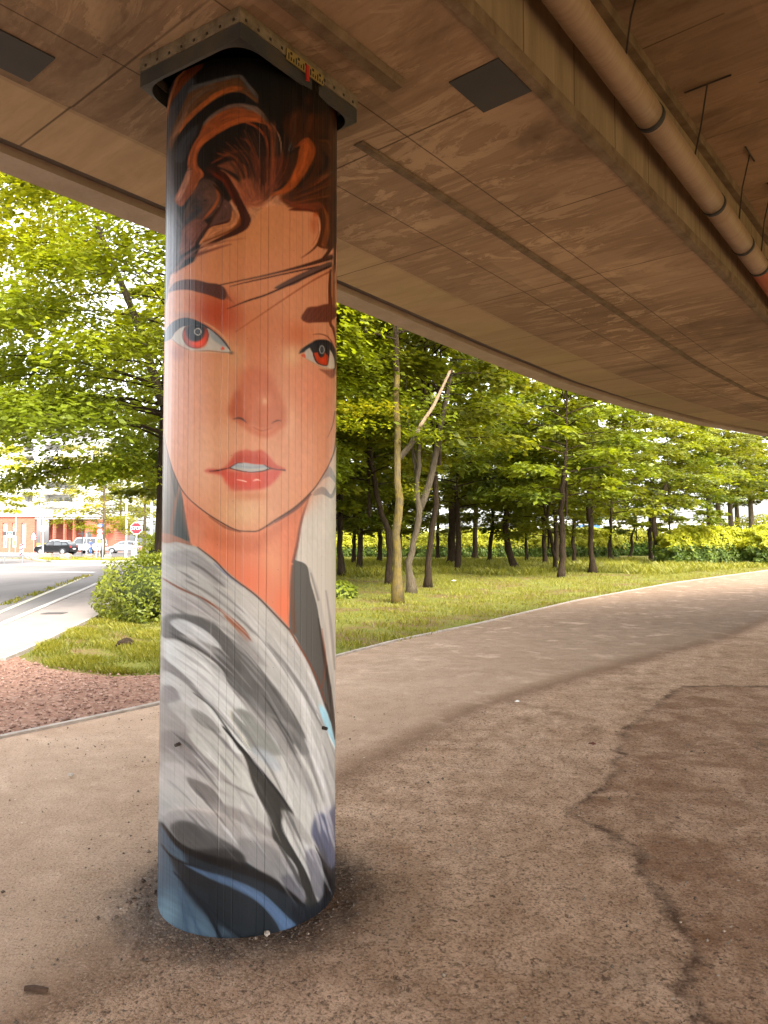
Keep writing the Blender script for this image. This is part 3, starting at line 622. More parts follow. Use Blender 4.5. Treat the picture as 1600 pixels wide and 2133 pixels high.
    fill('D120,990 D200,942 D330,975 D500,1075 D640,1165 D690,1260 D560,1270 D400,1240 D270,1195 D170,1080', '#635f5c', 3)
    fill('D270,1190 D400,1160 D560,1160 D650,1180 D690,1260 D560,1290', '#403d3d', 5, .8)
    # blue-black hem
    fill('D20,950 D60,960 D150,1065 D260,1185 D400,1240 D600,1275 D700,1260 D820,1340 D960,1440 D1090,1560 D1200,1600 D1300,1540 D1400,1450 D1400,1960 D-20,1960', '#2f3a45', 1.4, 1, False)
    fill('D20,1000 D150,1100 D250,1260 D200,1400 D300,1560 D420,1700 D500,1900 D-20,1960', '#4e6b82', 8, .9)
    glow('D90,1640', 50, 70, '#6d92a2', .9); glow('D300,1760', 60, 34, '#56768c', .8); glow('D560,1780', 50, 26, '#4d6a80', .7)
    stroke('D60,965 D190,1130 D380,1225 D600,1285 D850,1385 D1000,1480 D1130,1585', [4,10,16,22,18,12,6], '#29272b', 3)
    fill('D120,1210 D240,1270 D320,1290 D420,1340 D520,1440 D400,1480 D280,1420 D190,1360', '#33363c', 5, .9)
    stroke('D55,1120 D130,1215 D240,1270 D340,1290', [2,4,3.4,2], '#20242a', .9)
    fill('D225,1275 D400,1330 D600,1388 D800,1480 D900,1560 D1000,1660 D1085,1752 D980,1800 D905,1690 D780,1560 D600,1460 D400,1372', '#48678c', 2)
    stroke('D600,1420 D780,1520 D900,1620 D1010,1750', [3,8,14,18], '#4f70a0', 3, .7)
    fill('D640,1480 D780,1570 D880,1680 D930,1830 D700,1850 D480,1700 D420,1500 D520,1440', '#2c3740', 6, .9)
    stroke('D150,1330 D230,1420 D350,1560 D430,1680 D510,1850', [3,5,5.5,7,8], '#26303a', 1.4)
    stroke('D350,1530 D500,1690 D670,1840', [2,4,4.5], '#26303a', 1)
    stroke('D180,1460 D225,1640 D265,1830', [2,5,5], '#3d5d7e', 1.6)
    stroke('D210,1480 D295,1680 D370,1850', [2,5,5], '#3d5d7e', 1.6)
    fill('D1040,1600 D1200,1620 D1400,1520 D1400,1900 D1080,1850 D1100,1740', '#2e323c', 6, .9)
# ---------------------------------------------------------------- materials of the place
def m_concrete():
    m = mat('soffit_concrete', (.3,.2,.12), .85, spec=.25); t = NT(m)
    uv = t.new('ShaderNodeUVMap', uv_map='lay').outputs[0]
    p = t.mapv(uv, (1.3, .16, 1)); big = t.noise(t.mapv(uv, (.45,.45,1)), 1.0, 5, .6)
    grain = t.noise(t.mapv(uv, (16, 1.1, 1)), 1.0, 6, .7, .6)
    c = t.mix(t.ramp(big, .35, .68), (.235,.152,.090), (.39,.268,.168))
    c = t.mix(t.ramp(grain, .45, .75, 0, .4), c, (.115,.06,.028))
    off = t.new('ShaderNodeSeparateXYZ'); t.l.new(uv, off.inputs[0])
    band = t.math('MULTIPLY', t.ramp(t.math('ABSOLUTE', t.math('ADD', off.outputs[1], 1.0)), .3, .9, 1, .25), t.ramp(t.noise(t.mapv(uv, (.5,.6,1), loc=(3,1,0)), 1.0, 3), .36, .52))
    patch = t.noise(t.mapv(uv, (3.4, 1.3, 1)), 1.0, 11, .74, 1.3)
    c = t.mix(t.math('MULTIPLY', t.ramp(patch, .53, .555, 0, .75), band), c, (.52,.37,.23))
    flake = t.noise(t.mapv(uv, (9, 2.2, 1)), 1.0, 8, .7, .5)
    c = t.mix(t.math('MULTIPLY', t.ramp(flake, .60, .62, 0, .75), t.ramp(band, 0, 1, .25, 1)), c, (.47,.32,.19))
    dark = t.noise(t.mapv(uv, (1.2, .5, 1), loc=(7,3,0)), 1.0, 7, .7, .4)
    c = t.mix(t.ramp(dark, .52, .68, 0, .7), c, (.095,.058,.033))
    # the wing is paler, with a green tint farther along
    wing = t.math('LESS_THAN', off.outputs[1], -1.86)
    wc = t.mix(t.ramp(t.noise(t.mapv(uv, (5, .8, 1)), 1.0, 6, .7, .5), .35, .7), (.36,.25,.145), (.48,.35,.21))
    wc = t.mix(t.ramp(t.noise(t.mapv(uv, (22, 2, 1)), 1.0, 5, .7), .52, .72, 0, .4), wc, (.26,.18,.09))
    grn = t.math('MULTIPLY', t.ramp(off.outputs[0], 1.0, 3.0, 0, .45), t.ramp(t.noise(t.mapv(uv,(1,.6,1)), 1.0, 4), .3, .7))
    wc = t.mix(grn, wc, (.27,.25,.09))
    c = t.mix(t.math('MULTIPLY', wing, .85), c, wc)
    S_, O_ = off.outputs[0], off.outputs[1]
    jt = t.math('MINIMUM', t.math('ABSOLUTE', t.math('ADD', O_, .73)), t.math('ABSOLUTE', t.math('ADD', O_, 1.36)))
    jl = t.ramp(t.math('ADD', jt, t.math('MULTIPLY', t.math('SUBTRACT', flake, .5), .004)), .002, .006, .75, 0)
    fs = t.math('ABSOLUTE', t.math('SUBTRACT', t.math('FRACT', t.math('ADD', t.math('MULTIPLY', S_, .8), t.math('MULTIPLY', t.math('GREATER_THAN', O_, .5), .37))), .5))
    ts = t.math('MULTIPLY', t.ramp(fs, .002, .007, .8, 0), t.ramp(t.noise(t.mapv(uv,(1,.5,1)), 1.0, 3), .35, .55))
    c = t.mix(jl, c, (.045,.026,.014)); c = t.mix(ts, c, (.05,.03,.016))
    pan = t.new('ShaderNodeTexWhiteNoise', noise_dimensions='1D'); t.l.new(t.math('FLOOR', t.math('ADD', t.math('MULTIPLY', S_, .8), t.math('MULTIPLY', t.math('FLOOR', t.math('MULTIPLY', O_, 1.59)), 7.3))), pan.inputs['W'])
    c = t.mix(.9, c, t.mix(pan.outputs[0], (.86,.85,.84), (1.1,1.08,1.05)), 'MULTIPLY')
    run = t.noise(t.mapv(uv, (5, .35, 1), loc=(2,5,0)), 1.0, 6, .7, .3); c = t.mix(t.math('MULTIPLY', t.ramp(run, .58, .7, 0, .55), t.math('GREATER_THAN', O_, .0)), c, (.07,.042,.022))
    t.base(c); h = t.math('ADD', grain, t.math('MULTIPLY', patch, .5)); t.nrm(t.bump(h, .35, .006))
    return m
def m_face():
    m = mat('girder_face_concrete', (.3,.22,.13), .85, spec=.2); t = NT(m)
    uv = t.new('ShaderNodeUVMap', uv_map='lay').outputs[0]
    st = t.noise(t.mapv(uv, (9, .7, 1)), 1.0, 6, .7, .3)
    c = t.mix(t.ramp(st, .35, .7), (.22,.162,.095), (.335,.252,.155))
    run = t.noise(t.mapv(uv, (26, .5, 1)), 1.0, 3, .6)
    c = t.mix(t.ramp(run, .66, .72, 0, .6), c, (.43,.34,.2))
    br = t.new('ShaderNodeTexBrick'); t.l.new(uv, br.inputs[0]); br.offset = 0; br.inputs['Scale'].default_value = 1
    br.inputs['Mortar Size'].default_value = .006; br.inputs['Brick Width'].default_value = .52; br.inputs['Row Height'].default_value = 5
    br.inputs['Color1'].default_value = (1,1,1,1); br.inputs['Color2'].default_value = (.85,.85,.85,1); br.inputs['Mortar'].default_value = (.4,.36,.3,1)
    c = t.mix(.85, c, br.outputs[0], 'MULTIPLY'); t.base(c); t.nrm(t.bump(st, .3, .006)); return m
M = {}
M['soffit'] = m_concrete(); M['face'] = m_face()
M['rough_edge'] = noisy('rough_concrete_edge', (.22,.155,.09), (.11,.07,.038), 9, .9, (60,.6,.01))
M['edge_beam'] = noisy('edge_beam_concrete', (.33,.25,.18), (.42,.33,.25), 2.2, .85, (50,.2,.004), .12)
M['groove'] = noisy('drip_groove', (.10,.082,.07), (.14,.11,.09), 3, .85, (40,.2,.004))  # darker than the beam: the gap's shadow is put into its colour
M['grey_paint'] = noisy('grey_patch_paint', (.05,.046,.043), (.062,.057,.053), 4, .8, (60,.1,.002))

def sdist(P, Q, poly):                   # signed distance of points to a polyline (+ on its right-hand side)
    best = np.full(P.shape, 1e9); sg = np.zeros(P.shape)
    for (ax,ay),(bx,by) in zip(poly[:-1], poly[1:]):
        ex,ey = bx-ax,by-ay; L = ex*ex+ey*ey
        t = np.clip(((P-ax)*ex+(Q-ay)*ey)/L, 0, 1); dx = P-ax-t*ex; dy = Q-ay-t*ey; d = np.hypot(dx,dy)
        c = ex*(Q-ay)-ey*(P-ax); u = d < best-1e-9; best = np.where(u,d,best); sg = np.where(u, -np.sign(c), sg)
    return best*sg
def resample(poly, step):
    poly = np.array(poly, float); L = np.r_[0, np.cumsum(np.hypot(*np.diff(poly,axis=0).T))]
    s = np.arange(0, L[-1]+step*.5, step); return np.c_[np.interp(s,L,poly[:,0]), np.interp(s,L,poly[:,1])]
def flat(name, poly, z, m):
    return struct(MB().add([(x,y,z) for x,y in poly], [tuple(range(len(poly)))]).build(name, m))

# --- ground: grass and earth as one sheet
def m_earth():
    m = mat('grassy_earth', (.1,.1,.03), .95, spec=.1); t = NT(m); p = t.pos()
    n = t.noise(p, .55, 6, .6); n2 = t.noise(p, 5, 6, .7); n3 = t.noise(p, 40, 3, .7)
    g = t.mix(t.ramp(n2, .35, .65), (.10,.115,.018), (.165,.155,.032))
    c = t.mix(t.ramp(t.math('ADD', n, t.math('MULTIPLY', n2, .35)), .64, .78), g, (.13,.08,.038))
    c = t.mix(t.ramp(n3, .5, .8, 0, .6), c, (.20,.16,.065)); t.base(c); t.nrm(t.bump(n3, .8, .03)); return m
g = MB()
NX = 60
xs = np.linspace(-260, 260, NX); ys = np.r_[np.linspace(-40, 60, 50), np.linspace(66, 420, 30)]
X, Y = np.meshgrid(xs, ys); Z = -.03+np.zeros_like(X)
F = [(j*NX+i, j*NX+i+1, (j+1)*NX+i+1, (j+1)*NX+i) for j in range(len(ys)-1) for i in range(NX-1)]
M['earth'] = m_earth()
struct(np_mesh('ground', np.c_[X.ravel(),Y.ravel(),Z.ravel()], np.array(F), M['earth']))

# --- the asphalt under the bridge
EDGE = [(-13.5,-8.0),(-8.6,-1.4),(-3.09,5.85),(-2.16,7.07),(-.64,9.95),(.23,11.51),(1.83,13.8),(5.04,18.99),(10.67,26.77),(20.33,38.22),(36,56)]
COLX, COLY, COLR = -.6198, 3.353, .395
def m_asphalt():
    m = mat('dusty_asphalt', (.25,.2,.16), .95, spec=.03); t = NT(m); p = t.pos()
    big = t.noise(p, .8, 6, .6); mid = t.noise(p, 4.5, 7, .68, .4); fine = t.noise(p, 75, 4, .8); grit = t.voro(t.mix(.012, p, t.noise(p, 30, 2, .5, out=1), 'ADD'), 105)
    mid2 = t.noise(p, 13, 6, .72, .3)
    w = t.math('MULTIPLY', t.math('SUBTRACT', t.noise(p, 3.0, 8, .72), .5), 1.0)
    c = t.mix(t.ramp(big, .3, .7), (.64,.425,.285), (.78,.55,.39))
    c = t.mix(t.ramp(mid, .40, .66, 0, .9), c, (.40,.25,.155))
    # rougher ground on the near side of the old joint, smooth tarmac beyond
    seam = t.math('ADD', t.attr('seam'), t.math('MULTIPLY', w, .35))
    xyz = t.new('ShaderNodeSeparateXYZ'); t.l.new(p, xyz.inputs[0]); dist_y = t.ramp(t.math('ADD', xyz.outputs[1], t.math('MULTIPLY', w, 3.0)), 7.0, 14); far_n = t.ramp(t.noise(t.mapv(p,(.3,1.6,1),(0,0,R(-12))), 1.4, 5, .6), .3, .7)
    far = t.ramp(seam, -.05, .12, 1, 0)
    c = t.mix(t.math('MULTIPLY', far, .75), c, t.mix(dist_y, t.mix(far_n, (.30,.212,.148), (.40,.295,.215)), t.mix(far_n, (.042,.030,.021), (.068,.049,.036))))  # less dusty far off, and darkened further to stand in for the flyover's shade
    line = t.ramp(t.math('ABSOLUTE', t.math('ADD', t.attr('seam'), t.math('MULTIPLY', w, .22))), .0, .26, .75, 0)
    c = t.mix(line, c, (.17,.095,.055))
    # sprayed ring of paint at the pillar's foot
    d = t.math('ADD', t.attr('foot'), t.math('MULTIPLY', t.math('SUBTRACT', t.noise(p, 7, 5, .7), .5), .22))
    c = t.mix(t.ramp(d, .07, .25, 1, 0), c, t.mix(t.ramp(mid2, .4, .62), (.022,.022,.026), (.12,.12,.125)))
    c = t.mix(t.ramp(d, .15, .5, .5, 0), c, (.17,.115,.08))
    # tyre track
    tr = t.attr('track'); tre = t.math('MULTIPLY', t.ramp(t.math('ABSOLUTE', tr), .11, .14, 1, 0), t.ramp(t.attr('track_s'), 0, .4))
    wv = t.math('SINE', t.math('MULTIPLY', tr, 150)); c = t.mix(t.math('MULTIPLY', tre, t.ramp(wv, .2, .9, .22, .38)), c, (.27,.165,.10))
    rust = t.noise(p, 2.1, 6, .7, .5); c = t.mix(t.math('MULTIPLY', t.ramp(rust, .56, .7, 0, .5), t.ramp(far, 0, 1, 1, .2)), c, (.36,.175,.085)); dust = t.noise(t.mapv(p,(1,1,1),loc=(5,2,0)), 1.6, 7, .7, .4); c = t.mix(t.ramp(dust, .55, .68, 0, .5), c, (.62,.46,.34)); c = t.mix(t.math('MULTIPLY', t.ramp(dust, .45, .33, 0, .6), t.ramp(far, 0, 1, 1, .3)), c, (.20,.12,.07))
    ag = t.new('ShaderNodeTexVoronoi'); ag.inputs['Scale'].default_value = 100; t.l.new(p, ag.inputs['Vector']); asep = t.new('ShaderNodeSeparateColor'); t.l.new(ag.outputs[1], asep.inputs[0]); agd = ag.outputs[0]
    nearm = t.ramp(far, 0, 1, 1, .25); c = t.mix(t.math('MULTIPLY', t.ramp(asep.outputs[0], .6, .95, 0, .38), nearm), c, (.60,.45,.33)); c = t.mix(t.math('MULTIPLY', t.ramp(asep.outputs[1], .68, .98, 0, .6), nearm), c, (.13,.08,.05)); c = t.mix(t.math('MULTIPLY', t.ramp(agd, .55, .8, 0, .25), nearm), c, (.15,.09,.055))
    # damp stain with its sharp tide mark
    st = t.math('ADD', t.attr('stain'), t.math('MULTIPLY', w, .42))
    wet = t.ramp(st, -.012, .03); c = t.mix(t.math('MULTIPLY', wet, t.math('MULTIPLY', t.ramp(mid2, .3, .65, 1, .6), t.math('MULTIPLY', t.ramp(t.noise(t.mapv(p,(1,1,1),loc=(1,8,0)), 2.6, 7, .7, .6), .40, .60, 1, .18), t.ramp(st, 0, 1.6, 1, .7)))), c, (.20,.098,.05))
    tide = t.math('MULTIPLY', t.ramp(t.math('ABSOLUTE', st), 0, .055, .95, 0), t.ramp(t.noise(p, 1.7, 4, .6), .35, .55, .25, 1)); c = t.mix(t.math('MULTIPLY', tide, t.ramp(mid, .35, .55, .4, 1)), c, (.075,.042,.028))
    rest = t.math('ADD', t.attr('stain'), t.math('MULTIPLY', t.math('SUBTRACT', t.noise(p, 2.2, 7, .7), .5), 1.6))
    c = t.mix(t.ramp(t.math('ABSOLUTE', t.math('SUBTRACT', rest, 1.15)), 0, .045, .6, 0), c, (.11,.08,.06))
    # loose grit, darker lumps and pale specks
    c = t.mix(t.ramp(fine, .54, .66, 0, .8), c, (.11,.072,.05)); c = t.mix(t.ramp(fine, .44, .34, 0, .5), c, (.52,.41,.32)); pit = t.noise(p, 34, 5, .75, .8); c = t.mix(t.math('MULTIPLY', t.ramp(pit, .55, .63, 0, .8), t.ramp(far, 0, 1, 1, .25)), c, (.085,.055,.038))
    lump = t.ramp(mid2, .56, .68, 0, .5); c = t.mix(t.math('MULTIPLY', lump, t.ramp(far, 0, 1, 1, .1)), c, (.17,.115,.08))
    c = t.mix(t.ramp(t.voro(p, 6.5), .06, .035, 0, .8), c, (.6,.53,.45)); t.base(c)
    t.rough(t.ramp(wet, 0, 1, .92, .8))
    h = t.math('ADD', t.math('MULTIPLY', agd, -.55), t.math('ADD', t.math('MULTIPLY', mid2, 1.6), t.math('SUBTRACT', fine, t.math('MULTIPLY', pit, 1.1))))
    t.nrm(t.bump(t.math('MULTIPLY', h, t.ramp(far, 0, 1, 1, .3)), 1.0, .014)); return m
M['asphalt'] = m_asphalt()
E0 = resample(EDGE, .12); tng = np.gradient(E0, axis=0); tng /= np.hypot(*tng.T)[:,None]; nr = np.c_[tng[:,1], -tng[:,0]]
offs = np.r_[0, np.cumsum(np.r_[np.full(70,.1), np.full(16,.6)])]
nrm0 = np.array([.78,-.62])
A = E0[:,None,:]+nrm0[None,None,:]*offs[None,:,None]
PX, PY = A[...,0], A[...,1]
seam_l = [at(q,r) for q,r in ((300,1960),(560,1720),(720,1612),(860,1540),(1000,1470),(1200,1410),(1500,1330),(1600,1290))]
seam_l = [(-2.2,.6)]+seam_l+[(14,24)]
stain_l = [at(q,r) for q,r in ((1500,2133),(1465,2120),(1425,2050),(1450,1990),(1380,1880),(1330,1780),(1195,1692),(1275,1625),(1290,1540),(1330,1500),(1420,1430))]
stain_l = [(1.05,.2)]+stain_l+[(4.6,8.0),(9,13)]
track_l = [at(q,r) for q,r in ((900,2250),(1000,2160),(1150,2085),(1300,2010),(1420,1940))]
zz = .004*np.sin(PX*2.1+PY)*np.cos(PY*1.7)
nj, ni = PX.shape
idx = np.arange(nj*ni).reshape(nj,ni)
Fq = np.stack([idx[:-1,:-1],idx[:-1,1:],idx[1:,1:],idx[1:,:-1]],-1).reshape(-1,4)
trd = sdist(PX,PY,track_l)
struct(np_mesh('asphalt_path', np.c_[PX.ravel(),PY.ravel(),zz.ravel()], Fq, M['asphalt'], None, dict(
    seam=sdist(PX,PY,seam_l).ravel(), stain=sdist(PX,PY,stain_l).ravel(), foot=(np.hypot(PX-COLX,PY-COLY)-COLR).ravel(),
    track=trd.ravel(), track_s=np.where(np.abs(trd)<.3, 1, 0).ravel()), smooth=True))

# --- edging, gravel, paving, road
def strip(poly, w, z0, z1, name, m, step=1.0):
    P = resample(poly, step); tg = np.gradient(P,axis=0); tg /= np.hypot(*tg.T)[:,None]; n = np.c_[-tg[:,1], tg[:,0]]
    a = P; b = P+n*w; mb = MB(); k = len(P)
    v = [(*q,z0) for q in a]+[(*q,z0) for q in b]+[(*q,z1) for q in b]+[(*q,z1) for q in a]
    f = []
    for i in range(k-1):
        for r in range(4):
            s = (r+1)%4; f.append((r*k+i, r*k+i+1, s*k+i+1, s*k+i))
    f += [(0,k,2*k,3*k),(k-1,2*k-1,3*k-1,4*k-1)]
    return mb.add(v,f).build(name, m)
M['edging'] = noisy('edging_concrete', (.36,.31,.26), (.22,.18,.15), 8, .9, (60,.4,.006))
struct(strip(EDGE[:-1], .06, -.05, .022, 'path_edging', M['edging'], .5))
def m_gravel():
    m = mat('red_gravel', (.4,.24,.18), .95, spec=.1); t = NT(m); p = t.pos()
    v = t.voro(p, 34, out=1); d = t.voro(p, 34); sep = t.new('ShaderNodeSeparateColor'); t.l.new(v, sep.inputs[0])
    c = t.mix(t.ramp(t.noise(p, 1.3, 6, .65), .3, .7), (.17,.085,.058), (.23,.125,.086))
    c = t.mix(t.ramp(sep.outputs[0], .55, 1, 0, .75), c, (.36,.24,.18)); c = t.mix(t.ramp(sep.outputs[1], .65, 1, 0, .8), c, (.13,.08,.06))
    c = t.mix(t.ramp(t.noise(t.mapv(p,(.5,2.2,1)), 1.2, 5, .6), .55, .72, 0, .6), c, (.26,.165,.12))
    t.base(c); t.nrm(t.bump(d, .7, .012)); return m
M['gravel'] = m_gravel()
gl = [at(q,r) for q,r in ((-40,1372),(30,1366),(105,1392),(230,1408),(337,1404),(520,1395),(690,1385))]
inner = resample(EDGE[:5], .4); tg = np.gradient(inner,axis=0); tg/=np.hypot(*tg.T)[:,None]; inner = inner+np.c_[-tg[:,1],tg[:,0]]*.065
inner = [tuple(q) for q in inner if q[1] < 9.2]
flat('gravel_strip', [(-12,-8)]+inner[1:]+[(-.9,9.35)]+gl[::-1][1:]+[(-5.2,9.9),(-4.6,7.2),(-6.2,2.0),(-16,-8)], -.008, M['gravel'])
def m_paving():
    m = mat('paving', (.5,.45,.42), .85, spec=.2); t = NT(m); p = t.mapv(t.pos(), (1,1,1), (0,0,R(10)))
    br = t.new('ShaderNodeTexBrick'); t.l.new(p, br.inputs[0]); br.inputs['Scale'].default_value = 1; br.inputs['Brick Width'].default_value = .3; br.inputs['Row Height'].default_value = .3
    br.inputs['Mortar Size'].default_value = .008; br.inputs['Color1'].default_value = (.20,.168,.15,1); br.inputs['Color2'].default_value = (.24,.20,.18,1); br.inputs['Mortar'].default_value = (.19,.16,.14,1)
    c = t.mix(t.ramp(t.noise(p, 1.5, 6, .6), .35, .7, 0, .45), br.outputs[0], (.22,.185,.163)); t.base(c); t.nrm(t.bump(t.noise(p, 50, 4), .2, .004)); return m
M['paving'] = m_paving()
PAV_IN = [(-3.6,1.0),(-4.4,5.5),(-5.12,9.68),(-5.25,10.65),(-6.05,15.09),(-8.4,24.5),(-10.5,32)]
KERB = [(-3.9,1.0),(-5.3,6.5),(-7.04,13.27),(-9.99,24.84),(-12.0,32)]
PAV_IN2 = [(-4.95,6.5),(-5.12,9.68),(-5.25,10.65),(-6.05,15.09),(-8.4,24.5),(-10.5,32)]
flat('pavement', [(-5.3,6.5)]+PAV_IN2[1:]+KERB[:1:-1], .012, M['paving'])
def m_road():
    m = mat('street_asphalt', (.3,.28,.27), .95, spec=.05); t = NT(m); p = t.pos()
    c = t.mix(t.ramp(t.noise(t.mapv(p,(.35,.08,1)), 1.0, 5, .6), .35, .65), (.135,.122,.115), (.19,.173,.163))
    c = t.mix(t.ramp(t.noise(p, 30, 4, .7), .5, .75, 0, .4), c, (.17,.155,.15)); t.base(c); return m
M['road'] = m_road()
KL = [(x-.14,y) for x,y in KERB]
flat('street', [(-16,-8)]+KL+[(-7,34.5),(-3,36),(-3,52),(-20,53.2),(-25.3,53.3),(-31.6,63),(-45,70),(-130,78),(-130,-8)], -.012, M['road'])
M['kerb'] = noisy('kerb_stone', (.46,.42,.39), (.36,.32,.30), 6, .85, (50,.2,.004))
struct(strip(KERB, .14, -.06, .03, 'pavement_kerb', M['kerb'], 1.0))
PIN = [(x+.02,y) for x,y in PAV_IN2[1:]]
struct(strip([(x+.07,y) for x,y in PAV_IN2[1:]], .07, -.05, .03, 'pavement_edging', M['edging'], .6))
M['marking'] = noisy('road_marking', (.72,.70,.68), (.62,.60,.58), 5, .8, None)
lane = [(-6.4,9),(-8.43,15.88),(-13.57,33.45)]
M['lane_line'] = noisy('parking_lane_joint', (.55,.5,.4), (.40,.36,.26), 4, .9, None)
struct(strip(lane, .12, -.01, -.004, 'parking_lane_line', M['lane_line'], 2.0))
flat('crossing_stripe', [(-60,47.0),(-14,46.6),(-14,47.8),(-60,48.4)], -.006, M['marking'])
flat('stop_line', [(-40,36.2),(-14.5,35.8),(-14.5,36.4),(-40,36.9)], -.006, M['marking'])
flat('parking_lot', [(-110,72),(-30,66),(-14,60),(-9,66),(-9,112),(-110,112)], -.010, M['road'])
M['island'] = noisy('island_lawn', (.30,.30,.055), (.40,.34,.09), 2, .95, (30,.6,.03))
isl = [(-33,61.5),(-31.4,63.2),(-25.3,54.2),(-20,53.6),(-10,54),(-8,58),(-14,59.5),(-29.5,66)]
flat('island_lawn', isl, .05, M['island'])
struct(strip([(-31.5,63.4),(-25.4,54.0),(-20,53.4),(-10,53.8)], .16, -.05, .09, 'island_kerb', M['kerb'], 2))
# ---------------------------------------------------------------- the flyover
BA = np.array((.2909,2.7353)); BD = np.array((.6402,.7682)); BN = np.array((.7682,-.6402))
S_T = [-60,-12,-1,2,4.5,6.7,8.9,11.4,14,18,23,30,40]
D_T = [0,0,0,-.08,-.2,-.24,-.1,.25,.9,1.9,3.4,6,10]
D_G = [0,0,0,0,0,-.02,.02,.27,.9,1.9,3.4,6,10]
SS = np.r_[np.arange(-44,-6,2.0), np.arange(-6,20,.25), np.arange(20,40,1.0)]
def bp(s, off):
    w = min(1, max(0, -off/2.6)); d = np.interp(s,S_T,D_T)*w+np.interp(s,S_T,D_G)*(1-w)
    return BA+BD*s+BN*(off+d)
ZS = 3.71                                 # underside of the box girder
def loft(name, prof, m, parent, s0=-44, s1=39, close=True, uvmode='flat'):
    S = [s for s in SS if s0 <= s <= s1]; k = len(prof); v = []; uv = []
    for s in S:
        for off, z in prof: q = bp(s, off); v.append((q[0],q[1],z)); uv.append((s, off if uvmode=='flat' else z))
    f = []
    for i in range(len(S)-1):
        for r in range(k if close else k-1):
            a = (r+1)%k; f.append((i*k+r,(i+1)*k+r,(i+1)*k+a,i*k+a))
    if close: f += [tuple(range(k)), tuple((len(S)-1)*k+r for r in range(k))]
    me = bpy.data.meshes.new(name); me.from_pydata(v,[],f); ul = me.uv_layers.new(name='lay')
    vi = np.zeros(len(me.loops), np.int32); me.loops.foreach_get('vertex_index', vi)
    ul.data.foreach_set('uv', np.array(uv, np.float32)[vi].ravel())
    bm = bmesh.new(); bm.from_mesh(me); bmesh.ops.recalc_face_normals(bm, faces=bm.faces); bm.to_mesh(me); bm.free()
    me.materials.append(m); return link(name, me, parent)
bridge = thing('concrete_flyover', 'long concrete flyover curving overhead, carried by the painted pillar', 'bridge', (0,0,0))
ZU = 4.50
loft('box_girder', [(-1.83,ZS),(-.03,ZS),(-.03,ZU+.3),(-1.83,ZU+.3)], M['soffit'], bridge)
loft('girder_face', [(-.028,ZS+.05),(0,ZS+.05),(0,ZU),(-.028,ZU)], M['face'], bridge, uvmode='z')
loft('lower_edge_strip', [(-.045,ZS-.010),(.006,ZS-.010),(.012,ZS+.052),(-.02,ZS+.052)], M['rough_edge'], bridge)
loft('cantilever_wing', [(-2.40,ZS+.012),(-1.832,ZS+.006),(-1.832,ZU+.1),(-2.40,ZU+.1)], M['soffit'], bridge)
loft('drip_groove', [(-2.52,ZS+.05),(-2.402,ZS+.05),(-2.402,ZU+.1),(-2.52,ZU+.1)], M['groove'], bridge)
loft('edge_beam', [(-2.74,ZS),(-2.522,ZS),(-2.522,ZU+.1),(-2.74,ZU+.45)], M['edge_beam'], bridge)
loft('deck_slab', [(-.02,ZU),(6.4,ZU),(6.4,ZU+.5),(-.02,ZU+.5)], M['soffit'], bridge)
loft('top_ledge', [(.002,ZU-.07),(.05,ZU-.07),(.05,ZU-.002),(.002,ZU-.002)], M['rough_edge'], bridge)
loft('unseen_far_girder', [(6.402,ZS),(9.5,ZS),(9.5,ZU+.5),(6.402,ZU+.5)], M['soffit'], bridge)  # out of view, put in to darken the ground under the deck
for off, s0, s1, w, h in ((-.96,.28,39,.035,.012),(-.5,-6,.42,.05,.03)):
    loft('formwork_rib', [(off-w,ZS-.002),(off-w*.6,ZS-h),(off+w*.6,ZS-h),(off+w,ZS-.002)], M['rough_edge'], bridge, s0, s1)
def slab_patch(name, s0,s1,o0,o1,h,m):
    q = [bp(s0,o0),bp(s1,o0),bp(s1,o1),bp(s0,o1)]
    mb = MB().add([(*p,ZS-.004-h) for p in q]+[(*p,ZS+.01) for p in q], [(0,1,2,3),(4,7,6,5),(0,4,5,1),(1,5,6,2),(2,6,7,3),(3,7,4,0)])
    return mb.build(name, m, bridge)
slab_patch('grey_cover_plate', -1.75,-.85,-1.79,-1.54,.003,M['grey_paint'])
slab_patch('grey_cover_plate', .39,.69,-.31,-.05,.003,M['grey_paint'])
# raised bearing pad with its squared end left of the pillar
bpd = loft('bearing_pad', [(-1.44,ZS-.028),(-.62,ZS-.028),(-.60,ZS+.01),(-1.46,ZS+.01)], M['soffit'], bridge, -8, -.75)
# ---- drain pipe slung beside the girder
M['pipe'] = noisy('brown_pipe', (.34,.235,.15), (.27,.18,.11), 5, .5, (120,.12,.003), .1)
t = NT(M['pipe']); uvp = t.mapv(t.mapv(t.obj(), (1,1,1), (0,0,R(-50.2))), (70,2.5,2.5)); pst = t.noise(uvp, 1.0, 5, .7); t.base(t.mix(t.ramp(pst, .35, .7), (.27,.18,.11), (.36,.255,.165))); t.nrm(t.bump(pst, .25, .003))
M['ring'] = mat('rubber_ring', (.03,.027,.024), .7)
M['steel_dark'] = noisy('dark_steel', (.022,.018,.015), (.05,.032,.022), 8, .6, None)
M['red_pipe'] = noisy('red_pipe_end', (.42,.13,.06), (.33,.10,.05), 5, .5, None)
pipe = thing('drain_pipe', 'brown drain pipe slung on thin rods along the side of the girder', 'pipe')
PO = .14
def pp(s): q = bp(s, PO); return Vector((q[0],q[1],4.055-.042*s))
PR = .076
secs = [-9,-6.2,-3.4,-.55,.42,1.72,2.95,3.75,4.25]
for a,b in zip(secs[:-1],secs[1:]):
    MB().tube([pp(s) for s in np.linspace(a+.008,b-.008,5)], PR, 24).build('pipe_section', M['pipe'], pipe, True)
    MB().tube([pp(b-.02),pp(b+.02)], PR*1.06, 24).build('joint_ring', M['ring'], pipe, True)
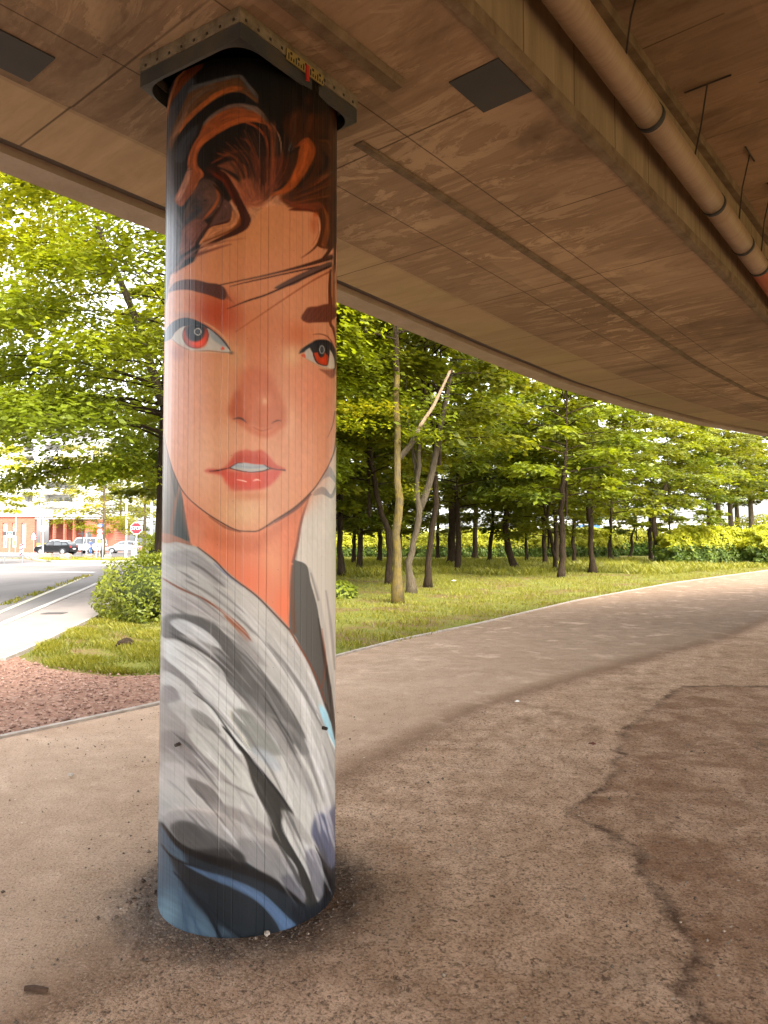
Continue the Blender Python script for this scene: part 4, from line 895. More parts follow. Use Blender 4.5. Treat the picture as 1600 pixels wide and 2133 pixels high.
MB().tube([pp(s) for s in np.linspace(4.29,6.5,5)], PR*1.02, 24).build('red_section', M['red_pipe'], pipe, True)
MB().tube([pp(s) for s in np.linspace(6.52,16,14)], PR, 20).build('pipe_section', M['pipe'], pipe, True)
for s, bend, bar in ((.0,0,0),(1.28,.0,1),(2.42,.06,1),(3.5,0,1),(4.2,0,1),(5.6,0,1),(-2.4,0,1)):
    q = pp(s); top = bp(s+.03, PO+.11); zt = ZU-.004
    mid = Vector(((q.x+top[0])/2+bend*BD[0],(q.y+top[1])/2+bend*BD[1],(q.z+PR+zt)/2))
    MB().tube([q+Vector((BN[0]*.03,BN[1]*.03,PR*.85)), mid, (top[0],top[1],zt)], .0055, 6).build('hanger_rod', M['steel_dark'], pipe)
    if bar:
        d = BN*.14 if s < 3 else BD*.13
        MB().tube([(top[0]-d[0],top[1]-d[1],zt-.006),(top[0]+d[0],top[1]+d[1],zt-.006)], .006, 6).build('hanger_bar', M['steel_dark'], pipe)
# ---------------------------------------------------------------- the painted pillar
def srgb2lin(a): return np.where(a <= .04045, a/12.92, ((a+.055)/1.055)**2.4)
def m_mural():
    m = mat('mural_paint', (.5,.5,.5), .42, spec=.4); t = NT(m); o = t.obj()
    c = t.attr('paint', 'Color')
    st = t.noise(t.mapv(o, (34,34,.35)), 1.0, 4, .7); c = t.mix(t.ramp(st, .3, .7, 0, .10), c, (.75,.70,.66), 'SOFT_LIGHT')
    pore = t.voro(t.mapv(o, (1,1,.8)), 26); c = t.mix(t.ramp(pore, .045, .02, 0, .75), c, (.035,.028,.026))
    drip = t.noise(t.mapv(o, (60,60,.5)), 1.0, 2, .6); c = t.mix(t.ramp(drip, .73, .77, 0, .22), c, (.85,.8,.75))
    t.base(c); t.rough(t.ramp(st, .3, .7, .28, .42)); t.nrm(t.bump(t.noise(o, 60, 4, .6), .10, .003)); return m
M['mural'] = m_mural()
pillar = thing('painted_pillar', 'tall round pillar painted with a huge face of a brown-haired young woman in a grey garment', 'pillar', (COLX,COLY,0))
paint_mural()
LIN = srgb2lin(np.clip(PAINT,0,1))**1.16*1.06
ZT_ = 3.633
caz = math.atan2(COLX, COLY)                            # bearing of the pillar
NB = 78; dth = 2*math.pi/NB; fr = [0,.035,.2,.36,.52,.68,.84,.965]
th = []; rr = []
brng = random.Random(3); toff = [brng.uniform(-.0009,.0009) for _ in range(NB)]; gr = [brng.choice([0,0,0,.0006,.0010,.0014]) for _ in range(NB)]; tl = [brng.uniform(-.012,.012) for _ in range(NB)]
for b in range(NB):
    for q in fr:
        a = (b+q-NB/2)*dth; mid = (b+.5-NB/2)*dth
        th.append(a); rr.append(COLR*math.cos(dth/2)**.5/math.cos((a-mid)*1.0)+toff[b]+tl[b]*(a-mid)*COLR-(gr[b] if q == 0 else 0))
th = np.array(th); rr = np.array(rr)
nth = len(th); front = np.abs(th) < R(97)
zr = np.linspace(-.03, ZT_, 1150)
ang = caz+math.pi+th                                    # th=0 faces the viewer's side
DX = np.sin(ang)*rr; DY = np.cos(ang)*rr
tha = np.clip(th, -R(83.2), R(83.2)); ax_ = np.sin(caz+math.pi+tha)*COLR; ay_ = np.cos(caz+math.pi+tha)*COLR
px = COLX+ax_; py = COLY+ay_
ZZ = zr[:,None]-EYE
Fd = py[None,:]*CP+ZZ*SP; Ud = -py[None,:]*SP+ZZ*CP
U = 800+FPX*px[None,:]/Fd-MX0; Vv = 1066.5-FPX*Ud/Fd-MY0
U += np.interp(zr, [0,3.6], [-1,-3.5])[:,None]
U = np.clip(U, 10, MW-9); Vv = np.clip(Vv, 0, MH-2)
u0 = U.astype(int); v0 = Vv.astype(int); fu = (U-u0)[...,None]; fv = (Vv-v0)[...,None]
C = (LIN[v0,u0]*(1-fu)+LIN[v0,u0+1]*fu)*(1-fv)+(LIN[v0+1,u0]*(1-fu)+LIN[v0+1,u0+1]*fu)*fv
bt = np.repeat([brng.uniform(.965,1.035) for _ in range(NB)], len(fr))
C = C*bt[None,:,None]
gd = np.tile(np.array([.55]+[1]*(len(fr)-1)), NB); gsel = np.repeat(np.array([1 if g_>0 else 0 for g_ in gr]), len(fr))
C = C*np.where(gsel>0, gd, 1)[None,:,None]
nz = len(zr)
V = np.stack([np.broadcast_to(DX,(nz,nth)), np.broadcast_to(DY,(nz,nth)), np.broadcast_to(zr[:,None],(nz,nth))], -1).reshape(-1,3)
I = np.arange(nz*nth).reshape(nz,nth); J = np.roll(I,-1,axis=1)
Fq = np.stack([I[:-1],J[:-1],J[1:],I[1:]],-1).reshape(-1,4)
np_mesh('shaft', V, Fq, M['mural'], pillar, dict(paint=C.reshape(-1,3)))
M['cap'] = noisy('pillar_top_concrete', (.05,.05,.05), (.08,.075,.07), 6, .9, None)
MB().lathe((0,0,0), [(COLR-.012,ZT_-.04),(COLR-.012,ZT_-.004)], 48).build('pillar_top', M['cap'], pillar)
# collar of steel plate round the bearing
M['collar'] = noisy('painted_steel_skirt', (.028,.034,.04), (.07,.055,.04), 5, .55, (50,.25,.004))
M['timber'] = noisy('weathered_strip', (.25,.195,.13), (.11,.08,.05), 16, .9, (60,.6,.008))
M['black'] = mat('recess_shade_black', (.006,.006,.006), .95, spec=.05)
def quad_ring(P, t_, z0, z1, name, m, zfun=None):
    P = np.array(P); c = P.mean(0); n = len(P); Q = P+(c-P)/np.linalg.norm(c-P,axis=1)[:,None]*t_
    v = [(*q,z0) for q in P]+[(*q,z0) for q in Q]+[(*q,z1) for q in Q]+[(*q,z1) for q in P]; f = []
    for i in range(n):
        j = (i+1)%n
        for r in range(4): s = (r+1)%4; f.append((r*n+i,r*n+j,s*n+j,s*n+i))
    return MB().add(v,f).build(name, m, pillar)
def rounded(P, r, k=6):
    out = []; P = [np.array(p) for p in P]; n = len(P)
    for i in range(n):
        a,b,c = P[i-1],P[i],P[(i+1)%n]; u = (a-b)/np.linalg.norm(a-b); w = (c-b)/np.linalg.norm(c-b)
        p0,p1 = b+u*r, b+w*r
        for t_ in np.linspace(0,1,k): out.append((1-t_)**2*p0+2*t_*(1-t_)*b+t_*t_*p1)
    return out
CN = [(.052,-.590),(.494,-.006),(-.127,.47),(-.452,-.275)]
quad_ring(CN, .022, ZS-.062, ZS-.001, 'timber_strip', M['timber'])
# skirt: sharp outer corners, rim turned inwards on a radius
Pc = np.array(CN); cc = Pc.mean(0)
outer = []
for i in range(4):
    a,b,c = Pc[i-1],Pc[i],Pc[(i+1)%4]; u = (a-b)/np.linalg.norm(a-b); w = (c-b)/np.linalg.norm(c-b)
    for t_ in np.linspace(.12,0,6): outer.append(b+u*t_)
    for t_ in np.linspace(.024,.12,5): outer.append(b+w*t_)
outer = np.array(outer); outer = cc+(outer-cc)*.992
inn = np.array([q for q in rounded(CN, .12, 11)]); inn = cc+(inn-cc)*.965
n = len(outer); v = [(*q,ZS-.064) for q in outer]+[(*q,ZS-.128) for q in outer]+[(*q,ZS-.132) for q in inn]+[(*q,ZS-.064) for q in inn]; f = []
for i in range(n):
    j = (i+1)%n
    for r in range(4): s = (r+1)%4; f.append((r*n+i,r*n+j,s*n+j,s*n+i))
MB().add(v,f).build('steel_skirt', M['collar'], pillar)
MB().add([(*(cc+(q-cc)*.97),ZS-.02) for q in Pc], [(0,1,2,3)]).build('recess_shade', M['black'], pillar)  # near-black sheet standing in for the shade inside the collar
def on_face(a, b, t_, z, out):
    a = np.array(a); b = np.array(b); d = (b-a)/np.linalg.norm(b-a); nn = np.array([d[1],-d[0]])
    if np.dot(nn, a-cc) < 0: nn = -nn
    return a+(b-a)*t_+nn*out, d, nn
for a,b,k in ((CN[0],CN[3],8),(CN[0],CN[1],11)):
    for i in range(k):
        tt = (i+.45)/k
        if k == 11 and .33 < tt < .66: continue
        q,d,nn = on_face(a,b,tt,0,.001)
        MB().obox(q, d, nn, .0045, .003, ZS-.050, ZS-.040).build('screw', M['steel_dark'], pillar)
M['yellow'] = mat('yellow_scale', (.27,.19,.055), .7); M['red'] = mat('red_paint', (.45,.03,.02), .5); M['ink'] = mat('black_ink', (.012,.012,.012), .7)
q,d,nn = on_face(CN[0],CN[1],.50,0,.006)
scale_bar = MB().obox(q, d, nn, .115, .0035, ZS-.082, ZS-.034).build('movement_scale', M['yellow'], pillar)
tk = MB(); r7 = random.Random(5)
for i in range(15):
    qq = q+d*(-.105+i*.015)+nn*.0045
    tk.obox(qq, d, nn, .0024, .0012, ZS-.078, ZS-.078+(.026 if i%3==0 else .014)); 
    if i%3 == 1: tk.obox(qq, d, nn, .005, .0012, ZS-.052, ZS-.042)
tk.build('scale_marks', M['ink'], scale_bar)
MB().obox(q+d*(.005)+nn*.009, d, nn, .008, .004, ZS-.118, ZS-.05).build('pointer', M['red'], pillar)
for hx, hz in ((388,1530),(663,1512)):                   # two cut-off anchor bolts
    a_ = math.asin(max(-.99,min(.99,((hx-519)/181.)))); az = caz+math.pi-a_
    dd = at(hx,hz,0); k = (COLY-COLR*math.cos(a_)*math.cos(caz)); z = EYE-(hz-1125)/FPX*(k+.05)
    c0 = Vector((math.sin(az)*(COLR-.01), math.cos(az)*(COLR-.01), z)); c1 = Vector((math.sin(az)*(COLR+.022), math.cos(az)*(COLR+.022), z-.003))
    MB().tube([c0,c1], [.009,.007], 8).build('anchor_bolt', M['steel_dark'], pillar)
# ---------------------------------------------------------------- leaves, trees, hedges
def m_leaf(name, a, b, trans=.42, tcol=None):
    m = bpy.data.materials.new(name); m.use_nodes = True; t = NT(m)
    f = t.attr('tint'); c = t.mix(f, a, b)
    oi = t.new('ShaderNodeObjectInfo'); hv = t.new('ShaderNodeHueSaturation'); t.l.new(c, hv.inputs['Color'])
    t.put(hv.inputs['Hue'], t.ramp(oi.outputs['Random'], 0, 1, .485, .512)); t.put(hv.inputs['Value'], t.ramp(oi.outputs['Random'], 0, 1, .85, 1.15))
    c = hv.outputs[0]; t.base(c); t.b.inputs['Roughness'].default_value = .5; t.b.inputs['Specular IOR Level'].default_value = .35
    tr = t.new('ShaderNodeBsdfTranslucent'); t.l.new(t.mix(1.0, c, tcol or (1.25,1.25,.45), 'MULTIPLY'), tr.inputs['Color'])
    mx = t.new('ShaderNodeMixShader'); mx.inputs[0].default_value = trans
    t.l.new(t.b.outputs[0], mx.inputs[1]); t.l.new(tr.outputs[0], mx.inputs[2]); t.l.new(mx.outputs[0], t.n['Material Output'].inputs['Surface'])
    return m
M['leaf'] = m_leaf('hornbeam_leaf', (.06,.083,.007), (.265,.265,.015), .48)
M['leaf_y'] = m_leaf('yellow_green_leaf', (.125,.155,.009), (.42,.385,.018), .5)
M['leaf_h'] = m_leaf('hedge_leaf', (.045,.085,.012), (.14,.20,.02), .35)
M['leaf_hy'] = m_leaf('golden_hedge_leaf', (.28,.31,.016), (.48,.47,.026), .4)
M['leaf_b'] = m_leaf('laurel_leaf', (.08,.12,.010), (.23,.265,.02), .4)
def m_bark(name, a, b, moss=None):
    m = mat(name, a, .95, spec=.1); t = NT(m); o = t.pos()
    n = t.noise(t.mapv(o, (1,1,.16)), 26, 6, .7); c = t.mix(t.ramp(n, .35, .65), a, b)
    if moss: c = t.mix(t.ramp(t.noise(o, 5, 6, .7), .42, .62, 0, .85), c, moss)
    t.base(c); t.nrm(t.bump(n, 1.0, .04)); return m
M['bark'] = m_bark('dark_bark', (.018,.012,.007), (.05,.034,.02))
M['bark_pale'] = m_bark('lichened_bark', (.05,.038,.02), (.12,.09,.045), (.14,.10,.02))
M['bark_grey'] = m_bark('grey_bark', (.055,.043,.027), (.115,.09,.058))
M['deadwood'] = m_bark('bare_wood', (.24,.165,.10), (.36,.26,.17))

def leaf_quads(C, D, N, size, wid=.52):
    """one pointed leaf per row: base C, direction D, blade normal N"""
    D = D/np.linalg.norm(D,axis=1)[:,None]; S = np.cross(N, D); S /= np.linalg.norm(S,axis=1)[:,None]+1e-9
    N2 = np.cross(D, S); L = size[:,None]
    a = C; b = C+D*L*.42+S*L*wid*.5-N2*L*.05; c = C+D*L-N2*L*.12; d = C+D*L*.42-S*L*wid*.5-N2*L*.05
    V = np.stack([a,b,c,d],1).reshape(-1,3); F = np.arange(len(V), dtype=np.int32).reshape(-1,4); return V, F
def crown_np(seed, H, Rm, n_limb, n_twig, n_leaf, leaf, prof, asc=.35, droop=.5, fat=1.0, vs=.13):
    """limbs from a central stem, flat layered sprays along them; returns leaf arrays and limb paths"""
    r = np.random.default_rng(seed); Cs, Ds, Ns, Sz, Ti = [], [], [], [], []; limbs = []
    for i in range(n_limb):
        h = (i+.5)/n_limb; z0 = h*H*.93; az = i*2.39996+r.uniform(-.4,.4); L = Rm*prof(h)*r.uniform(.7,1.12)
        d = np.array([math.cos(az), math.sin(az)]); up = asc*(.5+h)*r.uniform(.6,1.3); tt = np.linspace(0,1,7)
        wob = r.uniform(-.12,.12)
        X = d[0]*L*tt-d[1]*L*wob*tt**2; Y = d[1]*L*tt+d[0]*L*wob*tt**2; Zp = z0+L*(up*tt-droop*up*1.5*tt**2.2)
        path = np.c_[X,Y,Zp]; limbs.append((path, (.008+.008*L*(1-h*.5))*fat))
        clump = r.uniform(0,1)
        for j in range(n_twig):
            q = .36+.64*((j+r.uniform(0,1))/n_twig)**.85; p = np.array([np.interp(q,tt,path[:,k]) for k in range(3)])
            side = 1 if j%2 else -1; ta = az+side*r.uniform(.45,1.15); TL = L*.42*(1.1-q*.62)*r.uniform(.6,1.2)
            td = np.array([math.cos(ta), math.sin(ta), r.uniform(-.22,.18)]); tn = np.array([r.normal(0,.26), r.normal(0,.26), 1.0])
            m = n_leaf; s = r.uniform(.1,1,m); c = p+td*TL*s[:,None]+np.c_[r.normal(0,.03,m)*TL, r.normal(0,.03,m)*TL, r.normal(0,vs,m)*TL-.16*TL*s**2]
            sd = np.where(r.random(m)<.5,1,-1)*r.uniform(.5,1.1,m); la = ta+sd
            D = np.c_[np.cos(la), np.sin(la), r.normal(-.18,.22,m)]; c = c+D*np.abs(r.normal(0,.08*TL,m))[:,None]
            Cs.append(c); Ds.append(D); Ns.append(np.tile(tn,(m,1))+r.normal(0,.38,(m,3))); Sz.append(leaf*r.uniform(.42,1.35,m)); Ti.append(np.clip(clump*.55+r.uniform(0,.45,m)+.12*(h-.5),0,1))
    V, F = leaf_quads(np.concatenate(Cs), np.concatenate(Ds), np.concatenate(Ns), np.concatenate(Sz))
    return V, F, np.repeat(np.concatenate(Ti),4), limbs
def limbs_mesh(mb, limbs, n=5, off=(0,0,0)):
    for path, r0 in limbs:
        mb.tube(path+np.array(off), np.linspace(r0, .006, len(path)), n, False)
    return mb
P_ROUND = lambda h: .62+.75*math.sin(math.pi*min(1,h*.95+.05))**.8*(1-.45*h)
P_LOW = lambda h: .62+.62*math.sin(math.pi*min(1,h*.8+.22))**.9*(1-.25*h)
protos = []
for k,(sd,pf,nl) in enumerate(((11,P_LOW,40),(23,P_ROUND,42),(37,P_LOW,36),(53,P_ROUND,38))):
    V,F,T,limbs = crown_np(sd, 8.0, 3.3, nl, 16, 23, .27, pf, .42, .62)
    me = np_mesh('crown', V, F, M['leaf'], None, dict(tint=T)); 
    lb = limbs_mesh(MB(), limbs+[(np.array([[0,0,-.6],[.05,.04,2],[-.06,.05,5],[0,0,7.6]]), .06)], 5).build('limbs', M['bark'])
    protos.append((me.data, lb.data)); bpy.data.objects.remove(me); bpy.data.objects.remove(lb)
def put_crown(root, k, loc, s, rz, m=None):
    c = link('crown', protos[k][0], root); l = link('limbs', protos[k][1], root)
    for o in (c,l): o.location = loc; o.rotation_euler = (0,0,rz); o.scale = (s[0],s[0],s[1])
    return c
def trunk_tree(pxs, w, label, k=0, s=(1,1), cz=None, barkm='bark', group='trees of the wood beside the path', crown=True, name='tree', crx=None):
    """pxs: trunk line read off the photo, base first; the whole trunk stands at the depth of its base"""
    bx, by = at(*pxs[0]); depth = by
    root = thing(name, label, 'tree', (bx,by,-.03), 0, group)
    P = [atd(x,y,depth) for x,y in pxs]; P = [(p[0]-bx, .12*math.sin(i*1.3+bx), p[2]+.03) for i,p in enumerate(P)]
    P[0] = (P[0][0], P[0][1], -.05)
    top = P[-1]; m = len(P)
    pl = resample3(P, 18); f = np.linspace(0,1,len(pl)); rad = w*.40*(1-.45*f); rad[0] *= 1.6; rad[1] *= 1.22; jr = np.random.default_rng(int(abs(bx)*97+by*13)); rad = rad*jr.uniform(.9,1.12,len(rad)); pl = pl+np.c_[jr.normal(0,.022,len(pl)),jr.normal(0,.022,len(pl)),np.zeros(len(pl))]
    MB().tube(pl, list(rad), 12).build('trunk', M[barkm], root, True)
    if crown and k%2 == 0 and len(pxs) < 9:
        q = pl[int(len(pl)*.62)]; az = (bx*2.3+by*1.7)%6.28; ln = 2.6+(bx*7.7)%1.5
        MB().tube(resample3([q,(q[0]+.35*math.cos(az),q[1]+.3*math.sin(az),q[2]+.7),(q[0]+.9*math.cos(az),q[1]+.8*math.sin(az),q[2]+ln*.6),(q[0]+1.2*math.cos(az),q[1]+1.1*math.sin(az),q[2]+ln+.6)],9), list(np.linspace(w*.22,w*.09,9)), 8, False).build('second_stem', M[barkm], root, True)
    if crown:
        cz = max(2.0+.016*depth, top[2]-3.2)+.9*math.sin(bx*5.3+by) if cz is None else cz
        put_crown(root, k, (top[0],top[1],cz), s, (bx*3.1+by)%6.28)
    return root
def resample3(P, n):
    P = np.array(P); L = np.r_[0,np.cumsum(np.linalg.norm(np.diff(P,axis=0),axis=1))]; s = np.linspace(0,L[-1],n)
    Q = np.c_[[np.interp(s,L,P[:,i]) for i in range(3)]].T
    Q[1:-1] = Q[1:-1]*.5+(Q[:-2]+Q[2:])*.25; return Q
# --- the trees whose trunks the photo shows
T1 = trunk_tree([(832,1254),(828,1180),(829,1100),(830,1040),(828,940),(826,860),(824,780),(822,700),(826,640)], .30, 'tall pale tree with yellow lichen bark and a bare broken branch, nearest the path', 1, (1.0,.95), 6.6, 'bark_pale', 'trees of the wood beside the path')
d1 = at(832,1254)[1]; b1 = at(832,1254)
def off1(px,py,dy=0): p = atd(px,py,d1+dy); return (p[0]-b1[0], dy, p[2]+.03)
MB().tube(resample3([off1(829,958),off1(842,942),off1(858,925,-.1),off1(872,893,-.2)],9), list(np.linspace(.085,.06,9)), 8).build('side_branch', M['bark_grey'], T1, True)
MB().tube(resample3([off1(871,895,-.2),off1(884,872,-.25),off1(902,850,-.3),off1(915,820,-.35),(off1(926,798,-.4)),off1(938,772,-.4)],10), list(np.linspace(.05,.034,10)), 8).build('broken_branch', M['deadwood'], T1, True)
r_ = np.random.default_rng(5)
def spray(root, c0, n, rad, leaf, matn, name='sprays', flat=.25):
    c = np.array(c0)+r_.normal(0,1,(n,3))*np.array(rad); la = r_.uniform(0,6.28,n)
    D = np.c_[np.cos(la),np.sin(la),r_.normal(-.2,.2,n)]; N = np.c_[r_.normal(0,flat,n),r_.normal(0,flat,n),np.ones(n)]
    V,F = leaf_quads(c,D,N,leaf*r_.uniform(.6,1.2,n)); return np_mesh(name, V, F, M[matn], root, dict(tint=np.repeat(r_.uniform(0,1,n),4)))
spray(T1, off1(880,905,-.3), 260, (.42,.3,.13), .15, 'leaf'); spray(T1, off1(760,850,-.5), 420, (.55,.4,.10), .16, 'leaf_y'); spray(T1, off1(735,885,-.4), 260, (.4,.4,.09), .16, 'leaf_y'); spray(T1, off1(850,1020,0), 120, (.25,.2,.1), .13, 'leaf')
T2 = trunk_tree([(858,1234),(853,1165),(866,1113),(875,1068),(869,1030),(870,980),(876,920),(882,860)], .30, 'grey twin-stemmed tree with a crooked trunk just behind the pale lichened one', 0, (.95,1.0), 6.0, 'bark_grey')
d2 = at(858,1234)[1]; b2 = at(858,1234)
P2 = [(atd(x,y,d2)[0]-b2[0], .15*i*.4, atd(x,y,d2)[2]) for i,(x,y) in enumerate([(873,1062),(884,1035),(896,1005),(908,945),(920,880),(930,830),(943,760)])]
MB().tube(resample3(P2,12), list(np.linspace(.12,.07,12)), 9).build('second_stem', M['bark_grey'], T2, True)
trees = [
 ([(892,1222),(893,1160),(900,1100),(908,1060),(905,1000),(912,900),(915,800)], .30, 'straight dark tree just right of the twin-stemmed one',2,(1,1)),
 ([(810,1216),(812,1170),(814,1125),(802,1085),(790,1050),(775,980),(770,900)], .34, 'dark tree curving left, just behind the pale lichened trunk',3,(1,1.05)),
 ([(712,1199),(708,1140),(709,1060),(706,960),(704,860)], .36, 'dark straight tree standing right against the edge of the painted pillar',0,(1.1,1)),
 ([(737,1177),(737,1130),(740,1080),(738,1000)], .36, 'small dark tree before parked cars, left of the smooth grey trunk',1,(1.1,1)),
 ([(791,1174),(792,1120),(790,1060),(788,990)], .40, 'smooth grey straight trunk in front of the golden hedge and parked cars',2,(1,1)),
 ([(911,1167),(912,1130),(913,1080),(912,1020)], .40, 'thin dark tree at the foot of the golden hedge with a leafy side shoot',3,(1,1)),
 ([(941,1174),(941,1130),(942,1080),(943,1000),(948,940)], .70, 'short stout tree with a thick dark trunk before the golden hedge',0,(1.15,1)),
 ([(990,1165),(990,1110),(992,1050),(990,980)], .62, 'upright thick trunk close to the golden hedge in mid wood',1,(1.1,1)),
 ([(1021,1171),(1020,1135),(1026,1105),(1027,1060),(1024,1000)], .38, 'kinked slim tree with a flared foot before the golden hedge',2,(1.1,1)),
 ([(1076,1187),(1060,1150),(1053,1100),(1056,1040),(1062,980),(1070,930)], .50, 'big dark tree with a swept foot and bowed trunk, in the open middle',3,(1.1,1.05)),
 ([(1096,1172),(1095,1135),(1097,1090),(1095,1030)], .28, 'very slim dark stem just right of the big bowed tree',0,(1,1)),
 ([(1135,1177),(1134,1140),(1133,1095),(1135,1030)], .40, 'grey upright tree behind the thin forked stem',1,(1,1)),
 ([(1157,1188),(1152,1150),(1148,1115),(1140,1095),(1143,1040)], .27, 'thin crooked stem bending left at head height beside a thicker dark tree',2,(.9,.9)),
 ([(1171,1203),(1172,1150),(1168,1100),(1168,1050),(1174,1000),(1180,940)], .36, 'dark leaning tree nearest the path in the middle of the grass',3,(1.05,1)),
 ([(1198,1175),(1195,1130),(1196,1080),(1192,1010)], .36, 'slim upright tree before the dark end of the hedge',0,(1,1)),
 ([(1233,1192),(1230,1140),(1229,1090),(1234,1060),(1248,1010),(1270,960)], .38, 'dark tree forking widely to the right at its top, beside a grey stone',1,(1.1,1)),
 ([(1272,1164),(1271,1130),(1272,1090),(1270,1040)], .40, 'small upright tree in the gap between both hedges',2,(1,1)),
 ([(1311,1165),(1318,1140),(1314,1120),(1324,1090),(1325,1050)], .32, 'snaking thin tree in the sunny gap between both hedges',3,(1,1)),
 ([(1358,1170),(1356,1120),(1354,1060),(1356,1000)], .42, 'left one of the two close trunks at the end of the right hedge',0,(1.1,1)),
 ([(1372,1174),(1367,1130),(1362,1080),(1376,1040),(1392,990)], .50, 'right one of two close trunks, leaning out, at the end of the right hedge',1,(1.1,1)),
]
for px_, w, lab, k, s in trees:
    t_ = trunk_tree(px_, w, lab, k, s)
    if 'forking' in lab:
        d = at(*px_[0])[1]; b = at(*px_[0])
        MB().tube(resample3([(atd(x,y,d)[0]-b[0], .1, atd(x,y,d)[2]) for x,y in ((1229,1085),(1226,1050),(1232,980),(1238,920))],9), list(np.linspace(.14,.06,9)), 8).build('second_stem', M['bark'], t_, True)
def deep_tree(x, y, label, k, s, barkm='bark', w=.34, group='leafy trees deeper in the wood', cz=2.6, h=4.5):
    root = thing('tree', label, 'tree', (x,y,-.03), 0, group)
    MB().tube(resample3([(0,0,-.05),(.1,0,1.5),(-.05,.05,h)],8), list(np.linspace(w*.6,w*.35,8)), 8).build('trunk', M[barkm], root, True)
    put_crown(root, k, (0,0,cz), s, (x*1.7+y)%6.28); return root
for i,(px_,dp) in enumerate(((1478,57),(1497,62),(1522,66),(1536,70),(1565,64))):
    x = (px_-800)/FPX*dp
    deep_tree(x, dp, ['dark slim tree standing behind the right hedge, left of the brown trunks','brown trunk behind the right hedge, left of the close pair','left of a close pair of brown trunks behind the right hedge','right of a close pair of brown trunks behind the right hedge','rightmost leafy tree showing behind the right hedge'][i], i%4, (1.05,.9), 'bark' if i==0 else 'bark_grey', .5, cz=4.9, h=6.0)
rd = random.Random(21)
n_deep = 0
for (px_,dp) in ((690,30),(735,40),(835,40),(965,38),(1160,45),(640,44),(560,50),(500,36),(420,30),(600,28)):
    x = (px_-800)/FPX*dp+rd.uniform(-.6,.6)
    deep_tree(x, dp, 'dark leafy tree deep in the wood, its stem lost among others', rd.randrange(4), (rd.uniform(1.0,1.3), rd.uniform(.95,1.2)), 'bark', .3, 'leafy trees deeper in the wood', rd.uniform(2.0,3.6))
# --- the big tree at the left, before the street
def big_left():
    x, y = -5.74, 19.0
    root = thing('tree', 'big broad tree with sunlit drooping leaves filling the left, trunk beside the pillar', 'tree', (x,y,-.03))
    MB().tube(resample3([(-.15,0,-.05),(-.1,0,2),(-.05,0,5),(.05,0,8),(.1,0,11)],14), list(np.linspace(.2,.11,14)), 12).build('trunk', M['bark'], root, True)
    MB().tube(resample3([(-.1,-.1,5.2),(-.6,-.6,7.2),(-1.5,-1.2,9.6)],9), list(np.linspace(.12,.06,9)), 8).build('main_limb', M['bark_grey'], root, True)
    def pf(h): return .72+.55*math.sin(math.pi*min(1,h*.9+.12))
    V,F,T,limbs = crown_np(101, 9.6, 5.3, 66, 40, 54, .165, pf, .36, .95, fat=.6, vs=.2)
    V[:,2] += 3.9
    np_mesh('crown', V, F, M['leaf_y'], root, dict(tint=T*np.clip((V[:,2]-3.4)/6.0,.10,1)))  # tint rises with height: sunlight on the top put into leaf colour
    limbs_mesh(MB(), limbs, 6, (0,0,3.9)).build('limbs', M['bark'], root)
    # low boughs reaching out to the left over the street
    Cs=[];Ds=[];Ns=[];Sz=[];Ti=[];lm=[]; r = np.random.default_rng(77)
    for (az,L,z0,up) in ((3.35,3.9,3.5,-.05),(3.0,5.4,5.0,.02),(3.6,5.6,4.9,.0),(4.1,4.2,4.4,.02),(4.5,3.2,3.4,-.04),(2.7,5.0,5.2,.05),(3.9,5.4,5.6,.05)):
        tt = np.linspace(0,1,8); path = np.c_[math.cos(az)*L*tt, math.sin(az)*L*tt, z0+L*(up*tt+.22*tt-.30*tt**2.2)]; lm.append((path,.05))
        for j in range(46):
            q = .25+.75*(j+r.random())/46; p = np.array([np.interp(q,tt,path[:,k]) for k in range(3)]); ta = az+(1 if j%2 else -1)*r.uniform(.3,1.2); TL = L*.32*(1.15-q*.7)*r.uniform(.6,1.2); m = 44
            s = r.uniform(.05,1,m); td = np.array([math.cos(ta),math.sin(ta),r.uniform(-.35,.1)])
            c = p+td*TL*s[:,None]+r.normal(0,.11,(m,3))*np.array([1,1,1.3]); la = ta+np.where(r.random(m)<.5,1,-1)*r.uniform(.4,1.1,m)
            Cs.append(c); Ds.append(np.c_[np.cos(la),np.sin(la),r.normal(-.4,.3,m)]); Ns.append(np.c_[r.normal(0,.3,m),r.normal(0,.3,m),np.ones(m)]); Sz.append(.15*r.uniform(.6,1.25,m)); Ti.append(r.uniform(0,.45,m))
    V,F = leaf_quads(*[np.concatenate(a) for a in (Cs,Ds,Ns,Sz)])
    np_mesh('low_boughs', V, F, M['leaf_y'], root, dict(tint=np.repeat(np.concatenate(Ti),4)))
    limbs_mesh(MB(), lm, 6).build('low_limbs', M['bark'], root)
big_left()
def far_tree(x, y, H, Rr, label, leafm, seed, leaf=.4, z0=2.0, prof=P_ROUND, nl=36):
    root = thing('tree', label, 'tree', (x,y,-.03))
    MB().tube(resample3([(0,0,-.05),(.1,0,H*.3),(0,.05,H*.7)],8), list(np.linspace(.19,.08,8)), 8).build('trunk', M['bark_grey'], root, True)
    V,F,T,limbs = crown_np(seed, H-z0, Rr, nl, 14, 20, leaf, prof, .25, .6); V[:,2] += z0
    np_mesh('crown', V, F, M[leafm], root, dict(tint=T)); limbs_mesh(MB(), limbs, 5, (0,0,z0)).build('limbs', M['bark_grey'], root)
far_tree((215-800)/FPX*64, 64, 10.5, 4.2, 'round yellow-green tree standing beyond the lawn island before the white building', 'leaf_y', 201, .26, 2.2)
far_tree((-25-800)/FPX*46, 46, 9.0, 2.6, 'bright yellow tree at the left edge in front of the white building', 'leaf_hy', 207, .22, 3.4)
